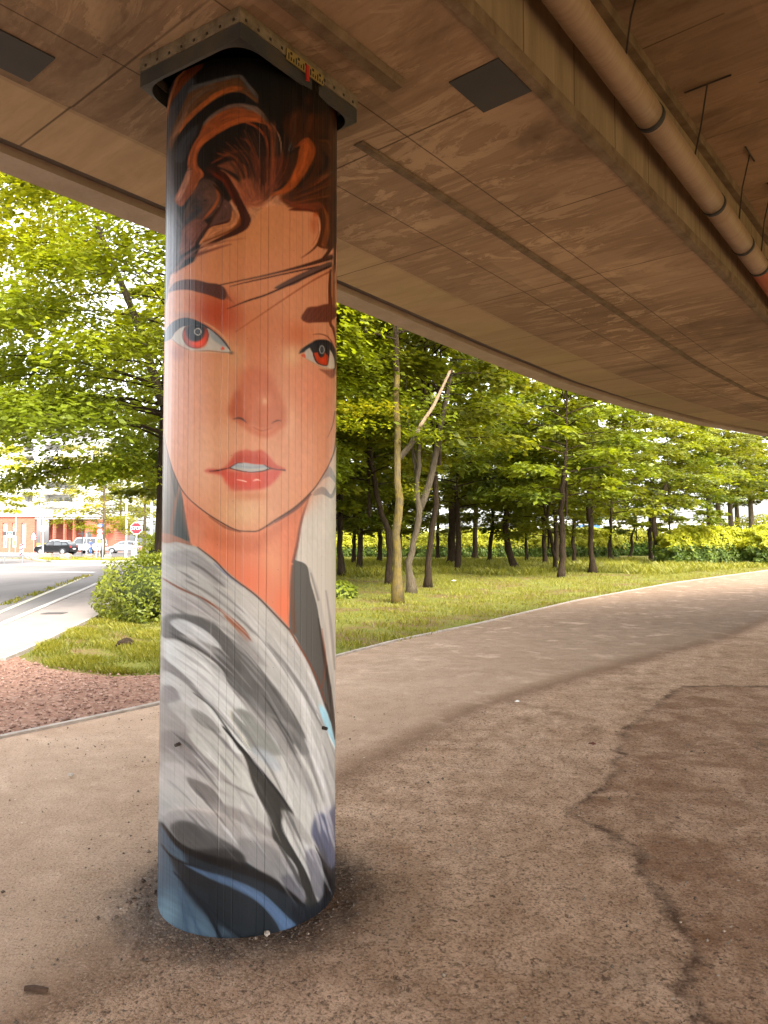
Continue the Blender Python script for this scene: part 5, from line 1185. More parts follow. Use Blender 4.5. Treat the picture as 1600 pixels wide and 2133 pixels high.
far_tree((300-800)/FPX*78, 78, 13, 5.0, 'darker tree behind the white poles and the stop sign', 'leaf', 211, .3, 2.5)
far_tree((250-800)/FPX*100, 100, 15, 6.0, 'distant broad tree behind the silver car', 'leaf', 219, .4, 2)
# --- shrubs and hedges: a shell of leaves over a dark inside of twigs
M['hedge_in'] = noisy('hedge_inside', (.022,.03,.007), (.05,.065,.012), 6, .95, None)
def hedge(name, label, cat, boxes, n, leaf, mats, seed, split=.5, top_y=None):
    """boxes: ellipsoids or slabs (cx,cy,cz,rx,ry,rz,power)"""
    r = np.random.default_rng(seed); root = thing(name, label, cat, (boxes[0][0],boxes[0][1],-.03))
    tot = sum(b[3]*b[5]+b[3]*b[4]+b[4]*b[5] for b in boxes); allC=[];allN=[]
    for (cx,cy,cz,rx,ry,rz,pw) in boxes:
        m = int(n*(rx*rz+rx*ry+ry*rz)/tot); d = r.normal(0,1,(m,3)); d /= np.linalg.norm(d,axis=1)[:,None]
        k = (np.abs(d)**pw).sum(1)**(-1/pw); s = d*k[:,None]
        bump_ = 1+.07*np.sin(s[:,0]*rx*3.1+seed)*np.sin(s[:,1]*ry*2.7+1)+.06*np.sin(s[:,0]*rx*7+s[:,2]*5)+.05*np.sin(s[:,2]*rz*8+s[:,1]*ry*5)
        sh = (1-np.abs(r.normal(0,.085,m)))*bump_; c = s*sh[:,None]*np.array([rx,ry,rz])+np.array([cx,cy,cz]); nn = d/np.array([rx,ry,rz])
        nn /= np.linalg.norm(nn,axis=1)[:,None]; ok = c[:,2] > -.02; allC.append(c[ok]); allN.append(nn[ok])
    C = np.concatenate(allC); N = np.concatenate(allN); m = len(C)
    D = r.normal(0,1,(m,3)); D -= N*(D*N).sum(1)[:,None]; D += N*r.uniform(.1,.9,m)[:,None]*1.0; D[:,2] -= .25
    Nn = N+np.array([0,0,.9])+r.normal(0,.35,(m,3)); C0 = C-np.array([boxes[0][0],boxes[0][1],-.03])
    ti = np.clip(r.uniform(0,1,m)*.6+.4*np.sin(C[:,0]*2.3+C[:,1])**2,0,1); sz = leaf*r.uniform(.55,1.25,m)
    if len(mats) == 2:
        zt = max(b[2]+b[5] for b in boxes); up = N[:,2]*.5+(C[:,2]/zt-.5)+r.normal(0,.10,m) > split  # upper leaves get a sunlit yellow, lower ones a shaded green
        for sel, mm, nm in ((up, mats[1], 'lit_leaves'),(~up, mats[0], 'leaves')):
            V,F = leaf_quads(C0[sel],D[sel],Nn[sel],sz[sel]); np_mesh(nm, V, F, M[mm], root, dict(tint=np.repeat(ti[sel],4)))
    else:
        V,F = leaf_quads(C0,D,Nn,sz); np_mesh('leaves', V, F, M[mats[0]], root, dict(tint=np.repeat(ti,4)))
    tw = MB()
    for b in boxes:
        for i in range(int(10+b[3]*5)):
            px_,py_ = r.uniform(-.6,.6)*b[3]+b[0]-boxes[0][0], r.uniform(-.6,.6)*b[4]+b[1]-boxes[0][1]
            h = (b[2]+b[5])*r.uniform(.6,.9); tw.tube([(px_,py_,0),(px_+r.normal(0,.15),py_+r.normal(0,.15),h*.6),(px_+r.normal(0,.3),py_+r.normal(0,.3),h)], [.02,.014,.005], 5, False)
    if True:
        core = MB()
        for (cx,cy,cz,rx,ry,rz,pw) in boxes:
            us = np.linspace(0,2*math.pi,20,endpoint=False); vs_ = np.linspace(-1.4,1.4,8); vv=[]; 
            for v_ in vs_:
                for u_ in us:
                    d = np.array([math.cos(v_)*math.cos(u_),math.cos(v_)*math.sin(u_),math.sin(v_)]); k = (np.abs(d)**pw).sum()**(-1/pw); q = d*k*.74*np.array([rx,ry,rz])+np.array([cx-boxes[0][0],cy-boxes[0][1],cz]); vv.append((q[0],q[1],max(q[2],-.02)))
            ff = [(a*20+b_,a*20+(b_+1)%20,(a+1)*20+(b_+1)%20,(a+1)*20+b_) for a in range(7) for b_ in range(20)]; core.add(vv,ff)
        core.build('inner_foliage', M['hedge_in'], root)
    return root
hedge('shrub', 'dense dark green rounded shrub beside the pavement, left of the pillar', 'shrub', [(-4.35,15.2,.55,1.55,1.3,.78,2.6),(-3.2,15.9,.6,1.4,1.3,.8,2.6)], 30000, .085, ['leaf_b'], 1)
hedge('shrub', 'bright yellow-green shrub rising behind the dark rounded shrub', 'shrub', [(-7.3,25.5,1.0,1.35,1.2,1.1,2.2),(-6.3,26.5,1.5,1.3,1.3,1.5,2.2)], 9000, .17, ['leaf_hy'], 2)
hedge('shrub', 'small dark tuft of shrub at the right foot of the pillar, in the grass', 'shrub', [(-1.25,20.3,.15,.5,.4,.3,2.0)], 900, .13, ['leaf_b'], 3)
hedge('hedge', 'long golden-topped hedge behind the tree trunks, dark below', 'hedge', [(-2.5,70.5,1.0,8,1.4,1.6,3.2),(10,70,1.0,7,1.5,1.65,3.2),(18.6,69,1.1,4.0,1.6,1.65,3.2)], 110000, .24, ['leaf_h','leaf_hy'], 4, -.16)
hedge('hedge', 'low golden hedge running behind the gap between trunks', 'hedge', [(22,76,1.2,9,1.3,1.5,3.0)], 30000, .3, ['leaf_h','leaf_hy'], 5, 0)
hedge('hedge', 'tall broad yellow-green hedge at the right beside the path', 'hedge', [(21.6,48.2,1.0,3.2,1.5,1.45,2.8),(26.8,46.8,1.05,3.6,1.9,1.6,2.7),(33.5,47,1.2,4.6,2,1.8,2.7)], 90000, .22, ['leaf_h','leaf_hy'], 6, -.02)
hedge('hedge', 'green hedge rising behind the right hedge at the frame edge', 'hedge', [(40,68,1.6,9,2,2.4,2.6)], 14000, .32, ['leaf_h','leaf_y'], 7, .5)
# --- grass blades
def grass(name, region, n, hmin, hmax, w, matn, seed, dens=None):
    r = np.random.default_rng(seed); P = []
    xs_ = [p[0] for p in region]; ys_ = [p[1] for p in region]
    X = r.uniform(min(xs_),max(xs_),n*3); u = r.random(n*3); Y = min(ys_)+(max(ys_)-min(ys_))*u**1.5; ins = np.zeros(len(X),bool)
    m = len(region)
    for i in range(m):
        (ax,ay),(bx,by) = region[i],region[(i+1)%m]
        if ay != by: ins ^= ((Y<ay)!=(Y<by)) & (X < ax+(Y-ay)*(bx-ax)/(by-ay))
    cl = np.sin(X*1.9+3*np.sin(Y*1.1))*np.sin(Y*2.3+2*np.sin(X*.7))+.6*np.sin(X*5.1+Y*4.3); ins &= (cl+r.normal(0,.6,len(X)) > (-.5 if dens is None else dens))
    X = X[ins][:n]; Y = Y[ins][:n]; cl = cl[ins][:n]; k = len(X); h = r.uniform(hmin,hmax,k)*(1+.35*np.clip(cl,-1,1)); a = r.uniform(0,6.28,k); le = r.uniform(.1,.9,k)*h
    B = np.c_[X,Y,np.full(k,-.03)]; dx = np.c_[np.cos(a),np.sin(a),np.zeros(k)]*(w*r.uniform(.6,1.4,k)/2)[:,None]; ld = np.c_[np.cos(a+1.57),np.sin(a+1.57),np.zeros(k)]*le[:,None]; up = np.c_[np.zeros(k),np.zeros(k),h]
    V = np.stack([B-dx,B+dx,B+up*.6+ld*.4+dx*.6,B+up+ld],1).reshape(-1,3); F = np.arange(4*k,dtype=np.int32).reshape(-1,4)
    o = np_mesh(name, V, F, M[matn], None, dict(tint=np.repeat(np.clip(r.uniform(0,1,k)*.7+.3*(cl>0),0,1),4)))
    o['kind'] = 'stuff'; return o
M['grass'] = m_leaf('grass_blade', (.095,.11,.008), (.225,.20,.017), .35)
verge = [(-.9,9.9),(.2,11.3),(1.75,13.8),(4.95,19.0),(10.55,26.8),(20.2,38.2),(30,50),(22,56),(-6,56),(-5.5,30),(-2.6,14),(-2.0,9.5)]
grass('grass', verge, 150000, .025,.10,.014,'grass', 31, .0)
grass('tall_grass', [(-5,36),(-1,31),(3,35),(6,32),(9,37),(13,33.5),(16,37),(22.5,43),(24,44.5),(25,60),(-6,60)], 52000, .09,.30,.028,'grass', 33, .05)
leftp = [(-5.0,10.1),(-4.2,9.2),(-3.26,8.75),(-1.4,8.9),(-1.2,14.5),(-5.85,14.6),(-5.15,10.8)]
grass('grass', leftp, 40000, .03,.10,.009,'grass', 35, .0)
grass('grass', isl, 9000, .08,.2,.06,'grass', 37)
grass('weeds', [(-9.6,17.9),(-9.3,17.9),(-13.3,33),(-13.7,33)], 2200, .04,.12,.05,'grass', 39)
# ---------------------------------------------------------------- the street at the left and the lot behind the wood
def Xd(px,d): return (px-800)/FPX*d*1.0006
def Zd(py,d): return atd(800,py,d)[2]
M['white_wall'] = noisy('white_render', (.60,.59,.575), (.54,.53,.515), 1.5, .8, None)
M['brick'] = mat('red_brick', (.42,.13,.08), .9); t = NT(M['brick'])
br = t.new('ShaderNodeTexBrick'); t.l.new(t.mapv(t.pos(), (1,1,1), (R(90),0,0)), br.inputs[0]); br.inputs['Scale'].default_value = 1
br.inputs['Brick Width'].default_value = .5; br.inputs['Row Height'].default_value = .16; br.inputs['Mortar Size'].default_value = .014
br.inputs['Color1'].default_value = (.30,.072,.042,1); br.inputs['Color2'].default_value = (.35,.095,.055,1); br.inputs['Mortar'].default_value = (.30,.14,.10,1)
t.base(t.mix(t.ramp(t.noise(t.pos(), .5, 4), .3, .7, 0, .35), br.outputs[0], (.25,.06,.036)))
M['glass'] = mat('window_glass', (.06,.065,.07), .08, spec=.6)
M['shutter'] = noisy('grey_shutter', (.42,.40,.42), (.36,.35,.37), 3, .6, None)
M['frame_dark'] = mat('dark_frame', (.05,.05,.055), .5)
M['poster'] = mat('white_poster', (.74,.74,.72), .6)
M['post_grey'] = noisy('galvanised_steel', (.36,.37,.38), (.28,.29,.30), 8, .45, None, metal=.6)
M['white'] = mat('white_paint', (.78,.78,.77), .45); M['sign_red'] = mat('sign_red', (.55,.012,.02), .4)
M['sign_blue'] = mat('sign_blue', (.012,.07,.33), .4); M['sign_yellow'] = mat('sign_yellow', (.75,.48,.03), .45)
M['orange'] = mat('orange_print', (.75,.28,.04), .6); M['pink'] = mat('pink_print', (.65,.16,.22), .6); M['green_print'] = mat('green_print', (.12,.3,.1), .6)
D = 95.0
b = thing('apartment_building', 'white apartment building with red brick ground floor, loggias and rounded balconies', 'building', (Xd(60,D),D,0))
bx, by = b.location.x, b.location.y
def LX(px): return Xd(px,D)-bx
def rect(name, m, p0, p1, q0, q1, y0, y1, parent=b):      # photo columns p0..p1, rows q0..q1, depth y0..y1 in the wall
    return MB().box(LX(p0),LX(p1),y0,y1,Zd(q1,D),Zd(q0,D)).build(name, m, parent)
z0 = 0.0
# brick base, pierced by three tall shop windows
wx = [-260,5.5,15.5,25.5,35,45,54.5,73]
rect('brick_wall', M['brick'], -260,73,1076,1089,0,.5); MB().box(LX(-260),LX(73),0,.5,-.1,Zd(1140,D)).build('brick_wall', M['brick'], b)
for a_,c_ in ((-260,5.5),(15.5,25.5),(35,45),(54.5,73)): MB().box(LX(a_),LX(c_),0.002,.498,Zd(1140,D)-.002,Zd(1089,D)+.002).build('brick_pier', M['brick'], b)
for i,(a_,c_) in enumerate(((5.5,15.5),(25.5,35),(45,54.5))):
    w = MB().box(LX(a_),LX(c_),.30,.36,Zd(1140,D),Zd(1089,D)).build('shop_window', M['poster'], b)
    if i < 2: MB().box(LX(a_),LX(c_),.285,.298,Zd(1116,D),Zd(1106,D)).build('dark_band', M['frame_dark'], w)
    MB().box(LX(a_)+.12,LX(c_)-.2,.285,.298,Zd(1137,D),Zd(1126,D)).build('printed_patch', M[['orange','orange','pink'][i]], w)
    MB().box(LX(a_)+.08,LX(a_)+.3,.285,.298,Zd(1101,D),Zd(1092,D)).build('printed_patch', M['green_print'], w)
# recessed arcade with brick piers
rect('arcade_back_wall', M['brick'], 73,176,1079,1157,4.0,4.4)
for a_ in (85.5,110.5,132.5,152): rect('arcade_pier', M['brick'], a_,a_+3,1081,1157,.0,.6)
rect('arcade_ceiling', M['white_wall'], 73,200,1078,1081,0,4.4)
rect('brick_wall', M['brick'], 176,240,1082,1157,.2,5); dr = rect('door', M['glass'], 183,190,1110,1150,.12,.19)
rect('door_frame', M['frame_dark'], 182,191,1107,1110,.1,.19,)
# white storeys, each a slab with cut loggias
lev = [(1055,1076),(1028,1055),(1003,1028),(976,1003),(950,976),(925,950),(898,925)]
for i,(q0,q1) in enumerate(lev):
    if i == 0: rect('white_storey', M['white_wall'], -260,200,q0,q1,-.25,6); continue
    rect('white_storey', M['white_wall'], -260,44.5,q0,q1,-.25,6); rect('white_storey', M['white_wall'], 70,92,q0,q1,-.25,6); rect('white_storey', M['white_wall'], 44.5,70,q0,q1,2.2,6)
    rect('balcony_parapet', M['white_wall'], 44.52,69.98,q1-9,q1,-.22,-.05); rect('loggia_floor', M['white_wall'], 44.52,69.98,q1-1.2,q1-.1,-.04,2.19)
    lw = rect('loggia_window', M['shutter'], 47,58,q0+5,q1-3,2.05,2.19); rect('lamp', M['frame_dark'], 52,55.5,q0+6.5,q0+9,1.9,2.04,lw)
    for a_ in (76.5,29.5): 
        w = rect('window', M['glass'], a_,a_+5,q0+8,q1-5,-.30,-.252); rect('window_bar', M['white'], a_+2.2,a_+2.8,q0+8,q1-5,-.33,-.302,w)
    rect('white_storey', M['white_wall'], 92,200,q0,q1,1.5,6)
    for a_,c_ in ((94,111),(113,118),(124,140)): rect('window', M['shutter' if a_==94 else 'glass'], a_,c_,q0+7,q1-2,1.40,1.495)
    n = 14; P = [(LX(92),1.49)]+[(LX(92)+(LX(150)-LX(92))*k/n, -.25-1.2*math.sin(math.pi*k/n)) for k in range(n+1)]+[(LX(150),1.49)]
    MB().prism([p for p in P], Zd(q1+2,D), Zd(q1-9,D), 'xy').build('rounded_balcony', M['white_wall'], b)
rect('roof_parapet', M['white_wall'], -260,200,893,898,-.4,6)

# --- traffic signs
def pole(root, h, r=.03, m='post_grey'): return MB().tube([(0,0,-.05),(0,0,h)], r, 8).build('pole', M[m], root)
def ngon(n, r, a0=0): return [(r*math.cos(a0+2*math.pi*k/n), r*math.sin(a0+2*math.pi*k/n)) for k in range(n)]
def plate(root, pts, z, m, name, y0=-.06, y1=-.045): return MB().prism([(x,zz_+z) for x,zz_ in pts], y0, y1).build(name, M[m], root)
d = 54.5; s = thing('stop_sign', 'red octagonal stop sign on a white post above the yellow-green shrubs', 'traffic sign', (Xd(285,d),d,.0)); zc = Zd(1100.5,d)
pole(s, zc+.3, .04, 'white'); pl = plate(s, ngon(8,.475,R(22.5)), zc, 'white', 'sign_plate'); plate(pl, ngon(8,.44,R(22.5)), zc, 'sign_red', 'sign_face', -.068,-.061)
text_obj('lettering', 'STOP', .37, M['white'], pl, (0,-.070,zc), sx=.82)
d = 57.0; s = thing('vehicle_ban_sign', 'round red-ringed white ban sign with white plates below and a small blue sign on top', 'traffic sign', (Xd(209,d),d,.0)); zc = Zd(1107,d)
pole(s, Zd(1091,d)); pl = plate(s, ngon(28,.27), zc, 'sign_red', 'sign_plate'); plate(pl, ngon(28,.19), zc, 'white', 'sign_face', -.068,-.061)
w = plate(s, [(-.2,-.17),(.2,-.17),(.2,.15),(-.2,.15)], Zd(1117.5,d), 'white', 'white_plate')
for k in range(4): plate(w, [(-.14,.0),(.13,.0),(.13,.018),(-.14,.018)], Zd(1117.5,d)-.12+k*.065, 'shutter', 'printed_line', -.064,-.061)
bl = plate(s, [(-.21,-.1),(.21,-.1),(.21,.1),(-.21,.1)], Zd(1094,d), 'sign_blue', 'blue_plate'); plate(bl, [(-.17,-.05),(.15,-.05),(.15,.03),(-.17,.03)], Zd(1094.5,d), 'white', 'white_mark', -.068,-.061)
d = 80.0; s = thing('crossing_sign', 'square blue pedestrian crossing sign with a white triangle before the brick wall', 'traffic sign', (Xd(21,d),d,.0)); zc = Zd(1113,d)
pole(s, zc+.2, .03, 'white'); pl = plate(s, [(-.31,-.31),(.31,-.31),(.31,.31),(-.31,.31)], zc, 'white', 'sign_plate'); plate(pl, [(-.285,-.285),(.285,-.285),(.285,.285),(-.285,.285)], zc, 'sign_blue', 'sign_face', -.066,-.061)
tr_ = plate(pl, [(-.22,-.18),(.22,-.18),(0,.22)], zc, 'white', 'white_triangle', -.071,-.067); plate(tr_, [(-.03,-.12),(.05,-.12),(.01,.0),(.03,.06),(-.02,.06)], zc, 'ink', 'walking_figure', -.075,-.072)
d = 78.0; s = thing('roadworks_sign', 'red-bordered triangular roadworks sign with a white plate under it, beside the arcade', 'traffic sign', (Xd(71.5,d),d,.0)); zc = Zd(1114,d)
pole(s, zc+.2, .03); pl = plate(s, [(-.44,-.34),(.44,-.34),(0,.44)], zc, 'sign_red', 'sign_plate'); plate(pl, [(-.29,-.25),(.29,-.25),(0,.27)], zc, 'white', 'sign_face', -.066,-.061)
fg = plate(pl, [(-.09,-.2),(-.04,-.2),(.0,-.08),(.03,-.2),(.07,-.2),(.05,-.02),(.0,.08),(-.04,.06),(-.06,-.05)], zc, 'ink', 'worker_figure', -.071,-.067); plate(s, [(.08,-.2),(.2,-.2),(.14,-.1)], zc, 'ink', 'gravel_heap', -.071,-.067)
plate(s, [(-.22,-.11),(.22,-.11),(.22,.11),(-.22,.11)], Zd(1122,d), 'white', 'white_plate')
d = 60.0; s = thing('direction_board', 'yellow direction board on two thin white posts next to the ban sign', 'traffic sign', (Xd(208.5,d),d,.0))
for a_ in (-.26,.26): MB().tube([(a_,0,-.05),(a_,0,Zd(1123,d))], .025, 8).build('post', M['white'], s)
plate(s, [(-.25,-.09),(.25,-.09),(.25,.09),(-.25,.09)], Zd(1127.5,d), 'sign_yellow', 'yellow_board', -.05,-.03)
d = 74.0; s = thing('warning_beacon', 'red and white striped traffic beacon board standing on the kerb', 'traffic beacon', (Xd(47,d),d,.0)); zc = Zd(1144.5,d); hw, hh = .19, .52
MB().box(-.25,.25,-.15,.15,0,.1).build('foot', M['frame_dark'], s); pl = MB().box(-hw,hw,-.03,.0,zc-hh,zc+hh).build('board', M['white'], s)
for k in (-1,0,1): 
    z_ = zc+k*.42
    MB().prism([(-hw+.01,z_-.16),(hw-.01,z_+.04),(hw-.01,z_+.22),(-hw+.01,z_+.02)], -.037,-.031).build('red_stripe', M['sign_red'], pl)
# --- lamps and masts
d = 82.0; s = thing('street_lamp', 'slender grey street lamp with a single curved arm in front of the building', 'street lamp', (Xd(33.5,d),d,.0)); h = Zd(1050,d)
pth = [(0,0,0),(0,0,h-.7)]+[(.75*(1-math.cos(a_)),0,h-.7+.7*math.sin(a_)) for a_ in np.linspace(.2,1.5,7)]+[(1.9,0,h+.12)]
MB().tube(pth, .05, 8).build('pole', M['post_grey'], s); MB().box(1.75,2.5,-.09,.09,h+.08,h+.17).build('lamp_head', M['post_grey'], s, bevel=.02)
d = 70.0; s = thing('street_lamp', 'tall grey lamp mast with two short arms at its top', 'street lamp', (Xd(90.5,d),d,.0)); h = Zd(968,d)
MB().tube([(0,0,0),(0,0,1.2),(0,0,h)], [.1,.09,.045], 10).build('pole', M['post_grey'], s); MB().tube([(-.75,0,h-.02),(.25,0,h-.02)], .03, 6).build('arm', M['post_grey'], s)
MB().box(-.8,-.25,-.1,.1,h-.04,h+.05).build('lamp_head', M['post_grey'], s, bevel=.02); MB().box(.02,.35,-.1,.1,h-.04,h+.05).build('lamp_head', M['post_grey'], s, bevel=.02)
zc = Zd(1101.5,d); plate(s, ngon(24,.29), zc, 'white', 'round_plate', -.13,-.115)
for px_,lab in ((263.5,'left one of two white masts among the leaves, above the stop sign'),(315.5,'right one of two white masts, beside the pillar')):
    d = 66.0; s = thing('white_mast', lab, 'mast', (Xd(px_,d),d,.0), 0, 'white masts'); MB().tube([(0,0,0),(0,0,9.0)], [.10,.075], 10).build('pole', M['white'], s); MB().lathe((0,0,9.0),[(.08,0),(.1,.06),(.03,.14)],10).build('cap', M['white'], s)
# --- guard rail, blocks, bollards
d = 50.0; s = thing('guard_rail', 'low grey pipe guard rail at the left edge of the street', 'railing', (Xd(10,d),d,0)); x0, x1 = Xd(-60,d)-Xd(10,d), Xd(58,d)-Xd(10,d); zr_ = Zd(1158.5,d)
MB().tube([(x0,0,zr_),(x1,.3,zr_)], .045, 8).build('rail', M['post_grey'], s)
for px_ in (-50,-20,10,47): MB().tube([(Xd(px_,d)-Xd(10,d),.1,-.02),(Xd(px_,d)-Xd(10,d),.1,zr_)], .03, 8).build('post', M['post_grey'], s)
M['sandstone'] = noisy('sandstone', (.40,.25,.17), (.28,.18,.13), 3, .9, (14,.6,.04), coords='obj')
def block(px,py,d,sx,sy,sz,lab,rz,seed):
    r = np.random.default_rng(seed); bm = bmesh.new(); bmesh.ops.create_cube(bm, size=1); bmesh.ops.subdivide_edges(bm, edges=bm.edges, cuts=3, use_grid_fill=True)
    for v in bm.verts: v.co = Vector((v.co.x*sx,v.co.y*sy,(v.co.z+.5)*sz))+Vector(r.normal(0,.025,3)); 
    me = bpy.data.meshes.new('stone_block'); bm.to_mesh(me); bm.free(); me.materials.append(M['sandstone']); o = link('stone_block', me); o.location = (Xd(px,d),d,.03); o.rotation_euler = (0,0,rz)
    tag(o, lab, 'stone block', 'sandstone blocks on the lawn island')
block(72,1160,60,.8,.5,.42,'tilted sandstone block at the foot of the tall lamp mast',.4,1); block(139,1162,57.5,.72,.5,.45,'squarest sandstone block, alone in the middle of the lawn island',.05,2)
block(98,1156,64,.9,.5,.4,'pale rounded sandstone block right behind the lamp mast',.2,3); block(188,1160,62,.7,.5,.3,'low sandstone block near the white sign posts',-.1,4); block(226,1161,58,.4,.4,.4,'small sandstone block next to the thin bollard',.1,5)
d = 58.0; s = thing('bollard', 'thin grey bollard beside the small sandstone block', 'bollard', (Xd(230.5,d),d,0)); MB().tube([(0,0,0),(0,0,.7)], .045, 10).build('post', M['post_grey'], s); MB().lathe((0,0,.7),[(.05,0),(.055,.03),(.02,.07)],10).build('cap', M['post_grey'], s)
d = 62.0; s = thing('sign_post', 'bare thin white post standing before the white parked car', 'post', (Xd(181,d),d,0)); MB().tube([(0,0,0),(0,0,Zd(1112,d))], .03, 8).build('post', M['white'], s); MB().lathe((0,0,Zd(1112,d)),[(.032,0),(.032,.02)],8).build('cap', M['post_grey'], s)
d = 75.0; s = thing('sign_post', 'dark post standing left of the white parked car', 'post', (Xd(172,d),d,0)); MB().tube([(0,0,0),(0,0,Zd(1101,d))], .06, 8).build('post', M['frame_dark'], s); plate(s, [(-.45,-.03),(.3,-.03),(.3,.05),(-.45,.05)], Zd(1112,d), 'frame_dark', 'cross_arm')
# --- cars
M['tyre'] = mat('tyre_rubber', (.015,.015,.015), .85); M['rim'] = mat('alloy_rim', (.55,.55,.56), .3, .9); M['tail'] = mat('tail_light', (.45,.02,.02), .3); M['headl'] = mat('head_light', (.7,.7,.72), .15)
M['p_black'] = mat('black_car_paint', (.006,.006,.007), .3, coat=.3, spec=.2); M['p_white'] = mat('white_car_paint', (.75,.75,.74), .3, coat=1.0); M['p_silver'] = mat('silver_car_paint', (.42,.43,.45), .3, .5, coat=1.0); M['p_blue'] = mat('blue_paint', (.02,.10,.34), .4, coat=.6); M['trim'] = mat('black_trim', (.02,.02,.02), .6)
def car(label, cat, loc, rz, L, W, H, paint, kind='suv', group=None, name='parked_car'):
    """front towards -x; x measured from the middle"""
    root = thing(name, label, cat, loc, rz, group); f = L/4.3
    wl = .98 if kind != 'van' else 1.05
    if kind == 'suv': body = [(-2.15,.42),(-2.14,.72),(-1.95,.88),(-1.1,1.0),(1.2,1.04),(2.05,1.08),(2.15,.9),(2.12,.45),(1.9,.3),(-1.9,.28)]; gh = [(-1.15,.99),(-.45,H-.04),(.3,H),(1.55,H-.08),(2.05,1.06)]; wins = [(-.95,-.28,.35,.35),(.4,.45,1.25,1.55)]
    elif kind == 'hatch': body = [(-2.1,.35),(-2.08,.6),(-1.8,.78),(-1.1,.92),(1.8,.98),(2.08,.9),(2.1,.4),(1.9,.25),(-1.9,.25)]; gh = [(-1.3,.90),(-.35,H-.03),(.4,H),(1.4,H-.1),(2.0,.96)]
    else: body = [(-2.15,.4),(-2.15,.85),(-1.95,1.05),(-1.55,1.12),(2.1,1.15),(2.15,1.0),(2.15,.4),(-1.95,.3)]; gh = [(-1.6,1.1),(-1.1,H-.05),(-.6,H),(2.05,H),(2.13,1.13)]
    body = [(x*f,z) for x,z in body]; gh = [(x*f,z) for x,z in gh]
    bo = MB().prism(body, -W/2, W/2).build('body', paint, root, bevel=.05)
    n = len(gh); yy = [W/2-.05-(z-wl)/(H-wl)*.16 for x,z in gh]
    MB().add([(x,-y,z) for (x,z),y in zip(gh,yy)]+[(x,y,z) for (x,z),y in zip(gh,yy)], [tuple(range(n)), tuple(range(2*n-1,n-1,-1))]+[(i,(i+1)%n,(i+1)%n+n,i+n) for i in range(n)]).build('cabin', paint, root, bevel=.03)
    def top(x):
        for (a,za),(b_,zb) in zip(gh[:-1],gh[1:]):
            if a <= x <= b_: return za+(zb-za)*(x-a)/(b_-a)
        return H
    xs_ = gh[0][0]; xe = gh[-1][0]; cuts = [(xs_+.28*f, .08*f),(.16*f,1.05*f),(1.13*f, xe-.24*f)]
    for x0,x1 in cuts:
        for sgn in (-1,1):
            q = []; xm = np.linspace(x0,x1,6)
            for x in xm: q.append((x, max(wl+.05, top(x)-.09)))
            q = [(x0,wl+.05)]+q+[(x1,wl+.05)]
            MB().add([(x, sgn*(W/2-.05-(z-wl)/(H-wl)*.16+.012), z) for x,z in q], [tuple(range(len(q)))]).build('side_window', M['glass'], root)
    (xa,za),(xb,zb) = gh[0],gh[1]; wy = W/2-.2
    def lerp(k): return (xa+(xb-xa)*k-.012, za+(zb-za)*k)
    MB().add([(lerp(.12)[0],-wy,lerp(.12)[1]),(lerp(.12)[0],wy,lerp(.12)[1]),(lerp(.93)[0],wy-.06,lerp(.93)[1]),(lerp(.93)[0],-wy+.06,lerp(.93)[1])], [(0,1,2,3)]).build('windscreen', M['glass'], root)
    (xa,za),(xb,zb) = gh[-1],gh[-2]; 
    def lerp2(k): return (xa+(xb-xa)*k+.014, za+(zb-za)*k)
    MB().add([(lerp2(.12)[0],-wy,lerp2(.12)[1]),(lerp2(.12)[0],wy,lerp2(.12)[1]),(lerp2(.88)[0],wy-.06,lerp2(.88)[1]),(lerp2(.88)[0],-wy+.06,lerp2(.88)[1])], [(0,1,2,3)]).build('rear_window', M['glass'], root)
    wr = .34 if kind != 'hatch' else .31
    for xw in (-1.35*f,1.3*f):
        for sgn in (-1,1):
            yw = sgn*(W/2-.1)
            MB().lathe((xw,sgn*(W/2-.02),wr), [(wr+.06,-.03),(wr+.06,.022)], 24, 'y').build('wheel_arch', M['trim'], root)
            ty = MB().lathe((xw,yw,wr), [(wr*.66,-.1),(wr,-.09),(wr,.13*1),(wr*.66,.13)], 24, 'y').build('wheel', M['tyre'], root); 
            rm = MB().lathe((xw,yw+sgn*.025,wr), [(wr*.64,-.112),(wr*.5,-.118),(wr*.12,-.113)][::1], 16, 'y').build('rim', M['rim'], ty) if sgn<0 else MB().lathe((xw,yw+.02,wr), [(wr*.64,.112),(wr*.5,.118),(wr*.12,.113)], 16, 'y').build('rim', M['rim'], ty)
    for sgn in (-1,1):
        MB().box(L/2-.13,L/2+.012,sgn*(W/2-.22)-.17,sgn*(W/2-.22)+.17,.78,.97).build('tail_light', M['tail'], root, bevel=.015); MB().box(-L/2-.012,-L/2+.2,sgn*(W/2-.24)-.19,sgn*(W/2-.24)+.19,.60,.76).build('headlight', M['headl'], root, bevel=.015)
        MB().box(-.78*f-.1,-.78*f+.05,sgn*(W/2+.08)-.07,sgn*(W/2+.08)+.07,1.0,1.14).build('mirror', paint, root, bevel=.02)
        for xh in (.02*f,.98*f): MB().box(xh-.09,xh+.09,sgn*(W/2+.012)-.014,sgn*(W/2+.012)+.014,.86,.89).build('door_handle', M['trim'], root)
        MB().box(-1.0*f,.95*f,sgn*(W/2)-.008,sgn*(W/2)+.006,.34,.42).build('sill_trim', M['trim'], root)
    MB().box(L/2-.03,L/2+.016,-.26,.26,.58,.70).build('number_plate', M['white'], root)
    return root
car('black sport utility car seen from its side by the tall lamp mast', 'car', (Xd(119,80),80,0), R(-8), 4.25, 1.8, 1.5, M['p_black'])
car('white car parked behind the black car, only its roof showing', 'car', (Xd(118,92),92,0), R(4), 4.2, 1.8, 1.62, M['p_white'])
car('white boxy off-road car parked beyond the sign post, a person by its side', 'car', (Xd(184,86),86,0), R(-20), 4.2, 1.85, 1.9, M['p_white'], 'van')
